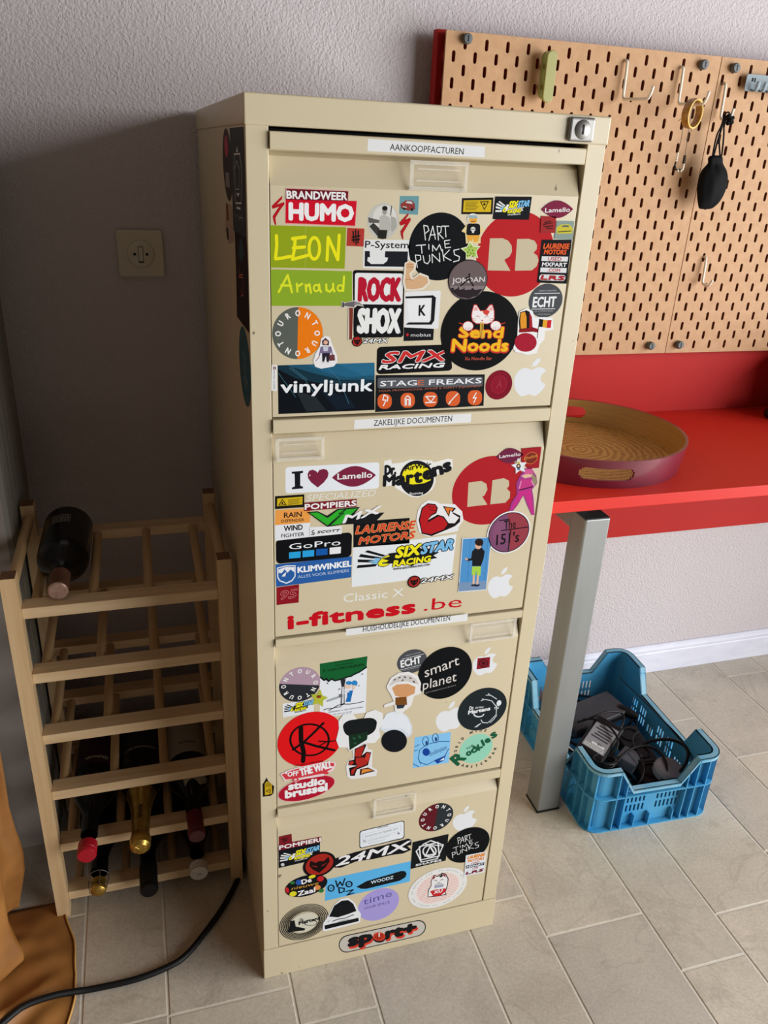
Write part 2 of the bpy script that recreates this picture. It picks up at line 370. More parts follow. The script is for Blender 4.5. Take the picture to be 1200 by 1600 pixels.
# ---------------------------------------------------------------- text helper
TXT = {}
def text2d(s, off=0.0, space=1.0):
    key = (s, off, space)
    if key in TXT: return TXT[key]
    cu = bpy.data.curves.new('t', 'FONT'); cu.body = s; cu.size = 1.0; cu.offset = off; cu.resolution_u = 2; cu.fill_mode = 'FRONT'; cu.space_character = space
    o = bpy.data.objects.new('t', cu); COL.objects.link(o)
    dg = bpy.context.evaluated_depsgraph_get(); me = bpy.data.meshes.new_from_object(o.evaluated_get(dg))
    vs = [(v.co.x, v.co.y) for v in me.vertices]; fs = [tuple(p.vertices) for p in me.polygons]
    bpy.data.objects.remove(o, do_unlink=True); bpy.data.meshes.remove(me); bpy.data.curves.remove(cu)
    if vs:
        x0 = min(v[0] for v in vs); x1 = max(v[0] for v in vs)
    else: x0 = 0; x1 = 1
    CAPH = .73
    TXT[key] = ([((x-x0)/(x1-x0), y/CAPH) for x, y in vs], fs, (x1-x0)/CAPH); return TXT[key]
# ---------------------------------------------------------------- tray
M['tray_out'] = mat('tray_lacquer', '#5e1626', .32, var='#701d2f', vscale=(15, 15, 15), coat=.3)
def tray_wood():
    m = mat('coiled_bamboo', '#a67b3e', .45); nt = m.node_tree; b = nt.nodes['Principled BSDF']
    tc = nt.nodes.new('ShaderNodeTexCoord'); w = nt.nodes.new('ShaderNodeTexWave'); w.wave_type = 'RINGS'; w.rings_direction = 'Z'
    w.inputs['Scale'].default_value = 24; w.inputs['Distortion'].default_value = 7; w.inputs['Detail'].default_value = 6; w.inputs['Detail Scale'].default_value = 2.2; w.inputs['Detail Roughness'].default_value = .7
    nt.links.new(tc.outputs['Object'], w.inputs['Vector'])
    cr = nt.nodes.new('ShaderNodeValToRGB'); cr.color_ramp.elements[0].color = lin('#9a713a'); cr.color_ramp.elements[1].color = lin('#c39a5c')
    nt.links.new(w.outputs[0], cr.inputs[0]); nt.links.new(cr.outputs[0], b.inputs['Base Color']); return m
M['tray_in'] = tray_wood()
M['tray_side'] = mat('bamboo_side', '#ad8246', .4, var='#9a7038', vscale=(6, 6, 300))
TC = Vector((.672, .366)); tray = empty('round_tray', (TC.x, TC.y, ZT))
tag(tray, 'round bamboo tray with dark red outside and handle holes, on the red desk', 'tray')
b = MB(); b.lathe([(0, .0), (.178, .0), (.1785, .004), (.177, .0055), (0, .0055)], M['tray_in'], n=72); b.build('tray_base', tray, smooth='auto')
def tray_wall():
    b = MB(); N = 288; H = [0, .0150, .0165, .0205, .0320, .0360, .0375, .052]; r0, r1 = .180, .187
    pf = hit(951, 745, 2, ZT+.027); af = math.atan2(pf.y-TC.y, pf.x-TC.x); ab = af+math.pi
    def hole(a, j):
        for c in (af, ab):
            d = abs((a-c+math.pi) % (2*math.pi)-math.pi); lim = [0, .225, .245, .255, .245, .225, 0][j] if 1 <= j <= 5 else 0
            if 1 <= j <= 5 and d < lim: return True
        return False
    def P(i, j, inn):
        a = 2*math.pi*(i % N)/N+.001; r = r0+(r1-r0)*H[j]/.052-(.005 if inn else 0); return (r*math.cos(a), r*math.sin(a), H[j])
    for i in range(N):
        am = 2*math.pi*(i+.5)/N
        for j in range(7):
            if hole(am, j): continue
            o = [P(i, j, 0), P(i+1, j, 0), P(i+1, j+1, 0), P(i, j+1, 0)]; q = [P(i, j, 1), P(i+1, j, 1), P(i+1, j+1, 1), P(i, j+1, 1)]
            b.add(o, [(0, 1, 2, 3)], M['tray_out']); b.add(q, [(0, 3, 2, 1)], M['tray_side'])
            an, ap = 2*math.pi*(i+1.5)/N, 2*math.pi*(i-.5)/N
            if j == 6 or hole(am, j+1): b.add([o[3], o[2], q[2], q[3]], [(0, 1, 2, 3)], M['tray_out'])
            if j == 0 or hole(am, j-1): b.add([o[0], o[1], q[1], q[0]], [(0, 1, 2, 3)], M['tray_out'])
            if hole(an, j): b.add([o[1], o[2], q[2], q[1]], [(0, 1, 2, 3)], M['tray_out'])
            if hole(ap, j): b.add([o[0], o[3], q[3], q[0]], [(0, 1, 2, 3)], M['tray_out'])
    w = b.build('tray_rim', tray, smooth='auto'); w['label'] = 'dark red lacquered rim with a long oval handle hole'
tray_wall()
# black tool at the right edge
bt = MB(); e = Vector((1.209, .497, ZT+.0125))
bt.lathe([(0, 0), (.006, .0005), (.0105, .004), (.0125, .010), (.0125, .055), (.009, .058), (.009, .070), (0, .071)], M['black'], org=e, axis=(1, .05, 0), n=22)
tag(bt.build('torch', None, smooth='auto'), 'black round-ended object lying at the right end of the red desk', 'torch')
# ---------------------------------------------------------------- crate
cr = empty('plastic_crate', (.8435, .341, 0), math.radians(-2.2)); tag(cr, 'blue plastic crate full of chargers and black cables, under the red desk', 'crate')
def crate():
    hw, hd, R = .137, .190, .022; o_ = .013
    path = []   # (x,y,nx,ny,s_side,kind,t)
    sides = [((-1, -1), (1, -1), (0, -1), hw, 's'), ((1, -1), (1, 1), (1, 0), hd, 'l'), ((1, 1), (-1, 1), (0, 1), hw, 's'), ((-1, 1), (-1, -1), (-1, 0), hd, 'l')]
    def Hs(t, Ls, k):
        d = min(t, Ls-t); hi, sl, lo = (.048, .034, .105) if k == 's' else (.075, .027, .100)
        return .160 if d < hi else (.160-(.160-lo)*(d-hi)/sl if d < hi+sl else lo)
    slots = {'s': [], 'l': []}
    def band(t0, n, za, zb, k, p=.0095, w=.0045):
        for i in range(n): slots[k].append((t0+i*p, t0+i*p+w, za, zb))
    for t0, n in ((.080, 5), (.150, 8)):
        band(t0, n, .058, .080, 's'); band(t0, n, .034, .052, 's')
    for t0 in (.055, .093, .131, .169, .207, .245, .283): band(t0, 3, .030, .050, 'l')
    for t0 in (.055, .131, .169, .245, .283): band(t0, 3, .056, .076, 'l')
    wall = MB(); lip = MB(); m = M['blue']; dm = M['bluedust']
    def rib(*a):
        rb = MB(); quadbox(rb, *a); rb.build('rib', cr)
    def quadbox(mb, pa, pb, na, nb, oa, ob, za0, za1, zb0, zb1, mm):
        # segment from a to b, offset oa..ob along the normal, z range at a (za0..za1) and b
        v = []
        for p, n_, z0, z1 in ((pa, na, za0, za1), (pb, nb, zb0, zb1)):
            for o in (oa, ob):
                for z in (z0, z1): v.append((p[0]+n_[0]*o, p[1]+n_[1]*o, z))
        mb.add(v, [(0, 1, 3, 2), (4, 6, 7, 5), (0, 4, 5, 1), (2, 3, 7, 6), (1, 5, 7, 3), (0, 2, 6, 4)], mm)
    for si, (a, c, nrm, half, k) in enumerate(sides):
        A = Vector((a[0]*hw, a[1]*hd)); Bv = Vector((c[0]*hw, c[1]*hd)); Ls = (Bv-A).length; d = (Bv-A)/Ls
        br = {R, Ls-R}
        hi, sl = (.048, .034) if k == 's' else (.075, .027)
        br |= {hi, hi+sl, Ls-hi, Ls-hi-sl, Ls/2}
        for s in slots[k]: br |= {s[0], s[1]}
        br = sorted(x for x in br if R <= x <= Ls-R); n3 = nrm
        for t0, t1 in zip(br, br[1:]):
            if t1-t0 < 1e-5: continue
            pa, pb = A+d*t0, A+d*t1; h0, h1 = Hs(t0+1e-6, Ls, k), Hs(t1-1e-6, Ls, k); tm = (t0+t1)/2
            zs = [(s[2], s[3]) for s in slots[k] if s[0]-1e-6 <= tm <= s[1]+1e-6]
            z = .003
            for za, zb in sorted(zs): quadbox(wall, pa, pb, n3, n3, -.003, 0, z, za, z, zb if False else za, m); z = zb
            quadbox(wall, pa, pb, n3, n3, -.003, 0, z, h0, z, h1, m)
            quadbox(lip, pa, pb, n3, n3, -.003, o_, h0-.003, h0, h1-.003, h1, dm)
            quadbox(lip, pa, pb, n3, n3, o_-.002, o_, h0-.009, h0, h1-.009, h1, dm)
            quadbox(lip, pa, pb, n3, n3, 0, o_, .086, .089, .086, .089, m)
            quadbox(lip, pa, pb, n3, n3, -.003, o_, .0, .003, .0, .003, m)
        rt = [.046, .066, Ls-.066, Ls-.046] if k == 's' else [.04, .072, .145, .215, .30, .335]
        for t in rt:
            p = A+d*t; h = Hs(t, Ls, k)-.001; rib(p-d*.001, p+d*.001, n3, n3, 0, o_, 0, h, 0, h, m)
        if k == 's':
            for t in (.098, .134, .190):
                p = A+d*t; rib(p-d*.001, p+d*.001, n3, n3, 0, o_*.9, 0, .030, 0, .030, m)
        # rounded corner at the end of this side
        cc = Bv-d*R-Vector(n3[:2])*R; nn = sides[(si+1) % 4][2]
        a0 = math.atan2(n3[1], n3[0]); K = 6
        for j in range(K):
            q0, q1 = a0+math.pi/2*j/K, a0+math.pi/2*(j+1)/K
            na, nb = (math.cos(q0), math.sin(q0)), (math.cos(q1), math.sin(q1)); pa = cc+Vector(na)*R; pb = cc+Vector(nb)*R
            quadbox(wall, pa, pb, na, nb, -.003, 0, .003, .160, .003, .160, m)
            quadbox(lip, pa, pb, na, nb, -.003, o_, .157, .160, .157, .160, dm); quadbox(lip, pa, pb, na, nb, o_-.002, o_, .151, .160, .151, .160, dm)
            quadbox(lip, pa, pb, na, nb, 0, o_, .086, .089, .086, .089, m); quadbox(lip, pa, pb, na, nb, -.003, o_, 0, .003, 0, .003, m)
            if j in (0, 3): rib(pa, pa+(pb-pa)*.35, na, na, 0, o_-.001, 0, .157, 0, .157, m)
    wall.build('side_wall', cr); q = lip.build('rim', cr, merge=True); q['label'] = 'dusty pale blue rim and flanges'; pass
    b = MB(); b.box(-hw+.001, hw-.001, -hd+.001, hd-.001, .002, .006, m); b.build('base', cr)
crate()
CM = Matrix.Translation((.8435, .341, 0)) @ Matrix.Rotation(math.radians(-2.2), 4, 'Z')
def brick(name, label, cat, loc, rot, size, m, bev=.006):
    b = MB(); w, d, h = size; b.box(-w/2, w/2, -d/2, d/2, -h/2, h/2, m); o = b.build(name, None, bevel=bev, seg=3)
    o.location = loc; o.rotation_euler = rot; tag(o, label, cat); return o
M['gunmetal'] = mat('dark_grey_case', '#32363b', .5, spec=.3, var='#434144', vscale=(20, 20, 20))
M['taupe'] = mat('taupe_plastic', '#50545a', .5)
M['silver'] = mat('silver_plastic', '#85898f', .45)
M['sticksilver'] = mat('label_silver', '#8e8e90', .4); M['labelwhite'] = mat('label_white', '#d8d8d4', .5)
M['blackcab'] = mat('black_cable', '#070708', .45, spec=.3)
bx = brick('docking_box', 'flat dark grey box at the back of the blue crate', 'electronics', (.848, .418, .070), (0.04, -.03, math.radians(13)), (.165, .080, .026), M['gunmetal'], .004)
b = MB(); b.box(-.072, .072, -.0412, -.0400, -.006, .004, M['black']); b.build('vent_strip', bx)
ch = brick('laptop_charger', 'black charger brick with a silver rating label, lying in the blue crate', 'charger', (.797, .305, .090), (math.radians(10), math.radians(-10), math.radians(36)), (.118, .066, .034), M['black'], .006)
b = MB(); b.box(-.042, .042, -.026, .026, .0170, .0173, M['sticksilver'])
lab = b.build('rating_label', ch); lab['label'] = 'silver rating label with white barcode strips'
def flat_text(mb, s, x, y, w, h, z, m, off=0, ux=(1, 0), vy=None):
    vs, fs, _ = text2d(s, off); vy = vy or (-ux[1], ux[0])
    mb.add([(x+ux[0]*a*w+vy[0]*c_*h, y+ux[1]*a*w+vy[1]*c_*h, z) for a, c_ in vs], fs, m)
b = MB()
for i in range(5): b.box(-.008+i*.0085, -.004+i*.0085, -.020, .020-.004*(i % 3), .0173, .01745, M['gunmetal'])
flat_text(b, 'CE', -.018, -.012, .010, .006, .0176, M['black'], .02, (0, 1)); 
b.box(-.039, -.030, -.022, .022, .0173, .01745, M['labelwhite']); b.box(-.027, -.021, -.020, .010, .0173, .01745, M['labelwhite'])
for i in range(14): b.box(-.038, -.031, -.020+i*.003, -.0188+i*.003, .01745, .0175, M['black'])
b.build('label_print', ch)
brick('power_adapter', 'small taupe adapter brick beside the black charger in the crate', 'adapter', (.842, .252, .076), (math.radians(8), math.radians(14), math.radians(40)), (.064, .044, .026), M['taupe'], .004)
gr = MB()
gr.lathe([(0, .012), (.030, .011), (.036, .006), (.037, 0), (.035, -.008), (0, -.010)], M['silver'], n=32)
g = gr.build('silver_device', None, smooth='auto'); g.location = (.908, .200, .078); g.rotation_euler = (.25, .1, .4); g.scale = (1.05, .85, 1); tag(g, 'silver grey rounded device at the front right inside the crate', 'electronics')
ps = empty('power_strip', (.905, .318, .052), math.radians(-62)); tag(ps, 'black multi-socket power strip along the right side of the crate', 'power strip')
ps.rotation_euler = (math.radians(4), math.radians(2), math.radians(-97)); ps.location = (.886, .268, .060)
M['blkstrip'] = mat('strip_black', '#15181b', .5, spec=.25)
b = MB(); b.box(-.088, .088, -.030, .030, -.016, .014, M['blkstrip']); b.build('body', ps, bevel=.005, seg=3)
for i in range(3):
    b = MB(); x = -.058+i*.056; b.lathe([(.0205, .014), (.0205, .0165), (.0185, .0165), (.018, .0120), (0, .0120)], M['blkstrip'], org=(x, 0, 0), n=28)
    b.box(x-.006, x-.003, -.012, -.008, .0121, .0135, M['dark']); b.box(x+.003, x+.006, .008, .012, .0121, .0135, M['dark']); b.build('socket', ps, smooth='auto')
ob = MB(); ob.lathe([(0, .024), (.012, .022), (.021, .012), (.024, 0), (.021, -.012), (.012, -.022), (0, -.024)], mat('orange_plastic', '#f0794e', .4), n=28)
ob = ob.build('ball', None, smooth=True, sub=1); ob.location = hit(858, 1090, 2, .085); tag(ob, 'orange ball half hidden behind the grey desk leg in the crate', 'ball')
plug = MB(); plug.tube([(-.022, 0, 0), (-.008, 0, 0), (.012, 0, 0), (.026, 0, 0)], [.006, .011, .012, .0115], M['black'], n=16); plug.tube([(.026, -.005, 0), (.042, -.005, 0)], .002, M['chrome'], n=8); plug.tube([(.026, .005, 0), (.042, .005, 0)], .002, M['chrome'], n=8)
pl = plug.build('plug', None, smooth='auto'); pl.location = (.935, .395, .075); pl.rotation_euler = (0, -.1, 2.3); tag(pl, 'black plug on a cable beside the flat grey box in the crate', 'plug')
def cable(name, label, pts, r=.0028, k=8, group=None):
    b = MB(); b.tube(smooth_path(pts, k), r, M['blackcab'], n=8); o = b.build(name, None, smooth=True); tag(o, label, 'cable', group); return o
def H2(px, py, z): return hit(800+px/(1200/350), 1000+py/(1200/350), 2, z)
cable('cable', 'black cable looping high over the charger brick', [H2(350, 440, .10), H2(400, 425, .112), H2(450, 405, .125), H2(520, 383, .128), H2(585, 390, .120), H2(598, 430, .112), H2(575, 480, .105), H2(545, 500, .095)], .0026)
cable('cable', 'black cable running from the box over the charger label', [H2(380, 425, .11), H2(440, 425, .118), H2(500, 450, .118), H2(545, 490, .117), H2(568, 540, .112), H2(555, 590, .10), H2(520, 615, .09)], .0026)
cable('cable', 'thick black cable bowing against the right wall of the crate', [H2(700, 560, .09), H2(750, 540, .10), H2(830, 532, .105), H2(900, 550, .105), H2(940, 590, .10), H2(935, 650, .09), H2(890, 715, .08), H2(830, 755, .072)], .0036)
cable('cable', 'black cable arching over the power strip to the silver device', [H2(560, 660, .09), H2(600, 610, .10), H2(660, 575, .105), H2(730, 570, .105), H2(790, 600, .10), H2(825, 660, .095), H2(825, 720, .085), H2(790, 765, .075)], .003)
cable('cable', 'thin black cable hanging down across the power strip', [H2(680, 490, .09), H2(648, 520, .095), H2(655, 570, .1), H2(685, 620, .1), H2(705, 690, .095), H2(690, 750, .085), H2(665, 780, .075)], .0024)
cable('cable', 'black cable lying over the front end of the power strip', [H2(600, 680, .075), H2(680, 650, .085), H2(760, 645, .085), H2(840, 660, .085), H2(905, 700, .08), H2(925, 725, .075)], .003)
cable('cable', 'black cable hanging over the inner right wall of the crate', [H2(575, 195, .12), H2(610, 235, .118), H2(660, 280, .112), H2(720, 340, .105), H2(790, 410, .103), H2(870, 490, .102), H2(930, 560, .1), H2(970, 640, .1)], .0012)
random.seed(8)
jb = MB()
for i in range(26):
    cx, cy = random.uniform(-.10, .08), random.uniform(-.14, .15); R_ = random.uniform(.022, .05); z = random.uniform(.012, .048); pts = []
    a0 = random.random()*6; tl = random.uniform(-.3, .3)
    for k in range(random.randint(7, 12)):
        a = a0+k*.75; rr = R_*(1+.15*math.sin(k*1.7)); x = max(-.122, min(.122, cx+rr*math.cos(a))); y = max(-.175, min(.175, cy+rr*.8*math.sin(a)))
        pts.append(CM @ Vector((x, y, max(.010, z+tl*rr*math.cos(a)+.002*k))))
    jb.tube(smooth_path(pts, 4), random.choice([.0025, .003, .0035]), M['blackcab'], n=7)
tag(jb.build('cable_tangle', None, smooth=True, merge=False), 'tangle of black cables filling the bottom of the blue crate', 'cables', kind='stuff')
jb = MB()
for i in range(5):
    pts = []
    for k in range(14):
        a = k*.62+i; rr = .020+.0015*i+.002*math.sin(k); p = H2(500, 650, .09)+Vector((rr*math.cos(a), rr*.75*math.sin(a), .003*i-.006+.004*math.sin(a+i))); pts.append(p)
    jb.tube(smooth_path(pts, 4), .0028, M['blackcab'], n=7)
tag(jb.build('coiled_cable', None, smooth=True, merge=False), 'small bundle of coiled black cable below the charger brick', 'cable')
wc = MB(); wc.tube(smooth_path([H2(305, 570, .105), H2(318, 585, .108), H2(345, 603, .106), H2(352, 612, .10)], 5), .0012, M['whitepl'], n=6)
tag(wc.build('thin_cable', None, smooth=True), 'thin white wire at the left inside the crate', 'wire')
# ---------------------------------------------------------------- bottles
M['glass_dk'] = mat('dark_bottle_glass', '#060707', .2, spec=.4)
M['glass_br'] = mat('brown_bottle_glass', '#20140c', .15, coat=.3)
M['gold'] = mat('gold_foil', '#d0ab55', .3, metal=.85, var='#b08a3c', vscale=(60, 60, 60), bump=.3, bscale=350)
M['redcap'] = mat('red_cap', '#b01528', .35); M['maroon'] = mat('maroon_capsule', '#5d1824', .38)
M['pinkfoil'] = mat('copper_foil', '#6e4a36', .4); M['pinktop'] = mat('pale_copper_top', '#b08f7c', .4, metal=.3, var='#8f6f5e', vscale=(150, 150, 150))
M['lab_cream'] = mat('cream_label', '#a39a88', .6); M['lab_blk'] = mat('dark_label', '#15161c', .55); M['lab_red'] = mat('dark_red_label', '#2c0d10', .55); M['whitecap'] = mat('white_cap', '#cfccc6', .4)
M['print_pale'] = mat('pale_print', '#c9c2b2', .6)
def bottle(tip, length, rb, rn, capm, label, tilt=.0, neck=.075, shoulder=.06, caplen=.05, glass='glass_dk', rcap=None, labm=None, lab=(.10, .03), profx=None, dx=0):
    ax = Vector((dx, 1, -tilt)).normalized(); rc = rcap or rn+.0012; g = M[glass]
    e = empty('wine_bottle', tip); tag(e, label, 'bottle', None)
    b = MB(); prof = [(rn, caplen-.004), (rn, neck)]
    for k in range(1, 7):
        t = k/6; prof.append((rn+(rb-rn)*(.5-.5*math.cos(math.pi*t))**.85, neck+shoulder*t))
    prof += [(rb, length-.006), (rb-.004, length-.001), (rb*.6, length), (0, length-.012)]
    b.lathe(prof, g, axis=ax, n=32); b.build('glass_body', e, smooth='auto')
    if labm:
        b = MB(); l0 = neck+shoulder+.006; b.lathe([(rb+.0003, l0+lab[1]), (rb+.0003, l0+lab[0])], M[labm], axis=ax, n=40); b.build('label', e, smooth=True)
    return e, ax, rc
def capsule(e, ax, prof, m, name, **k):
    b = MB(); b.lathe(prof, M[m], axis=ax, n=28, **k); return b.build(name, e, smooth='auto')
def cyl_text(e, ax, s, r, h, ang, width, ht, m, off=.0, along=False, flip=True):
    # text wrapped round the bottle, centred at angle ang (from up, towards +x), at distance h from the tip
    up = Vector((0, 0, 1)); up = (up-ax*up.dot(ax)).normalized(); sd = ax.cross(up); sd = sd if sd.x > 0 else -sd
    vs, fs, _ = text2d(s, off); out = []
    for a, c_ in vs:
        if along: u, w = (c_-.5)*ht, (a-.5)*width
        else: u, w = (a-.5)*width, (c_-.5)*ht
        if flip: u = -u; w = -w
        t = ang+u/r; out.append((up*math.cos(t)+sd*math.sin(t))*r+ax*(h+w))
    b = MB(); b.add(out, fs, M[m]); return b.build('lettering', e, merge=False)
# top bottle
e, ax, _ = bottle((-.2655, .226, .650), .232, .0400, .0140, None, 'dark wine bottle with a copper cap, alone on top of the wine rack', tilt=.0, neck=.052, shoulder=.055, caplen=.045, dx=.01)
capsule(e, ax, [(0, .0), (.0125, .0002), (.0148, .002)], 'pinktop', 'cap_top'); capsule(e, ax, [(.0148, .002), (.0150, .012), (.0144, .013), (.0150, .05)], 'pinkfoil', 'foil')
for i in range(5):
    cyl_text(e, ax, 'HHHIHHHHIH'[:9-i % 2], .0408, .165+.0065*i, -.12, .030, .0035, 'print_pale', .01)
# level 5
e, ax, _ = bottle((-.270, .160, .180), .315, .0385, .0140, None, 'wine bottle with a bright red screw cap, left in the rack', neck=.085, shoulder=.075, labm='lab_red', lab=(.125, .02), dx=.05, tilt=.008)
capsule(e, ax, [(0, 0), (.0140, .0003), (.0158, .003), (.0158, .009), (.0150, .010), (.0158, .011), (.0158, .026), (.0150, .0265)], 'redcap', 'screw_cap')
cyl_text(e, ax, 'Glühwein', .0391, .200, .10, .042, .008, 'print_pale', .01)
e, ax, _ = bottle((-.184, .152, .181), .315, .0425, .0150, None, 'champagne bottle with a long gold foil neck, middle of the rack', neck=.09, shoulder=.09, labm='lab_blk', lab=(.11, .02), dx=.03, tilt=-.015)
capsule(e, ax, [(0, 0), (.011, .001), (.0165, .006), (.0172, .013), (.0178, .022), (.0160, .028), (.0152, .034), (.0158, .055), (.0170, .085), (.0215, .110), (.0275, .130)], 'gold', 'gold_foil')
capsule(e, ax, [(.0325, .142), (.0335, .146)], 'gold', 'gold_ring')
cyl_text(e, ax, 'CHAMPAGNE', .0172, .080, 0, .050, .0075, 'glass_br', .01, along=True)
cyl_text(e, ax, 'GH', .0330, .142, 0, .017, .014, 'print_pale', .01)
cyl_text(e, ax, 'CHAMPAGNE BRUT', .0428, .207, 0, .060, .005, 'print_pale', .0)
b = MB()
for k in range(8):
    a = k*math.pi/4; b.tube([(.003*math.cos(a), -.0003, .003*math.sin(a)), (.0105*math.cos(a), .0008, .0105*math.sin(a)), (.0170*math.cos(a), .008, .0170*math.sin(a)), (.0180*math.cos(a), .020, .0180*math.sin(a))], .0006, M['gold'], n=5)
b.build('wire_cage', e)
e, ax, _ = bottle((-.0895, .158, .180), .315, .0385, .0138, None, 'wine bottle with a maroon capsule and a 1966 collar label, right in the rack', neck=.082, shoulder=.07, labm='lab_cream', lab=(.12, .02), dx=-.025, tilt=.008)
capsule(e, ax, [(0, 0), (.0125, .0003), (.0142, .002), (.0142, .008), (.0150, .009), (.0150, .012), (.0140, .013), (.0146, .052)], 'maroon', 'foil')
up = Vector((0, 0, 1)); b = MB(); vs = []; fs = []
for i in range(17):
    t = -1.15+2.3*i/16; h0 = .104+.010*abs(math.cos(t*2.4)); h1 = .124+.003*math.cos(t*2)
    def rr(h): k = max(0, min(1, (h-.082)/.07)); return .0138+(.0385-.0138)*(.5-.5*math.cos(math.pi*k))**.85+.0006
    for h in (h0, (h0+h1)/2, h1): vs.append((math.sin(t)*rr(h), h, math.cos(t)*rr(h)))
for i in range(16):
    for j in (0, 1): fs.append((i*3+j, i*3+3+j, i*3+4+j, i*3+1+j))
b.add(vs, fs, M['lab_cream']); b.build('collar_label', e)
cyl_text(e, ax, '1966', .0300, .1165, 0, .016, .006, 'glass_dk', .015)
cyl_text(e, ax, 'RESERVE', .0389, .206, .1, .030, .006, 'glass_dk', .01)
# level 6
e, ax, _ = bottle((-.263, .180, .068), .29, .0415, .0150, None, 'sparkling wine bottle with a wired cork, lower left of the rack', neck=.08, shoulder=.09, dx=.015)
capsule(e, ax, [(0, 0), (.008, .0008), (.0125, .004), (.0140, .009), (.0125, .014), (.0110, .018), (.0130, .026)], 'gold', 'cork_cap')
b = MB()
for k in range(6):
    a = k*math.pi/3+.3; b.tube([(.0145*math.cos(a), .006, .0145*math.sin(a)), (.0175*math.cos(a), .020, .0175*math.sin(a)), (.0185*math.cos(a), .034, .0185*math.sin(a))], .0007, M['chrome'], n=5)
b.tube([(.0185*math.cos(k*.4), .034, .0185*math.sin(k*.4)) for k in range(17)], .0008, M['chrome'], n=5); b.build('wire_cage', e)
e, ax, _ = bottle((-.178, .166, .064), .30, .0385, .0140, None, 'wine bottle with a plain black screw cap, lower middle of the rack', neck=.085, shoulder=.075)
capsule(e, ax, [(0, 0), (.0140, .0003), (.0158, .003), (.0158, .008), (.0151, .009), (.0158, .010), (.0158, .055), (.0150, .056)], 'black', 'screw_cap')
e, ax, _ = bottle((-.0900, .182, .064), .29, .0385, .0135, None, 'brown bottle with a white screw cap, lower right of the rack', neck=.05, shoulder=.11, glass='glass_br')
capsule(e, ax, [(0, 0), (.0145, .0003), (.0160, .002), (.0160, .006), (.0153, .007), (.0160, .008), (.0160, .012), (.0153, .013), (.0160, .014), (.0160, .020), (.0150, .0205)], 'whitecap', 'screw_cap')
b = MB(); b.add([(x*.009-.0045, -.0002, -(z*.004-.002)) for x, z in text2d('OSF', .01)[0]], text2d('OSF', .01)[1], M['screw']); b.build('cap_print', e, merge=False)
# ---------------------------------------------------------------- cable on the floor
pts = [(-.4300, -.02, .030), (-.3896, .019, .026), (-.3683, .0325, .024), (-.3326, .042, .018), (-.300, .0465, .010), (-.2716, .0475, .0055), (-.2085, .0471, .0055), (-.1598, .055, .0055), (-.1278, .0678, .0055), (-.0954, .0989, .0055), (-.0509, .1531, .0055), (-.0170, .2100, .0055), (-.0065, .2400, .0055), (-.0062, .32, .0055), (-.006, .45, .0055), (-.006, .55, .03), (-.006, .60, .12), (-.006, .615, .3)]
b = MB(); b.tube(smooth_path(pts, 6), .0052, M['blackrub'], n=12); tag(b.build('power_cable', None, smooth=True), 'thick black cable curving over the floor from behind the wine rack', 'cable')
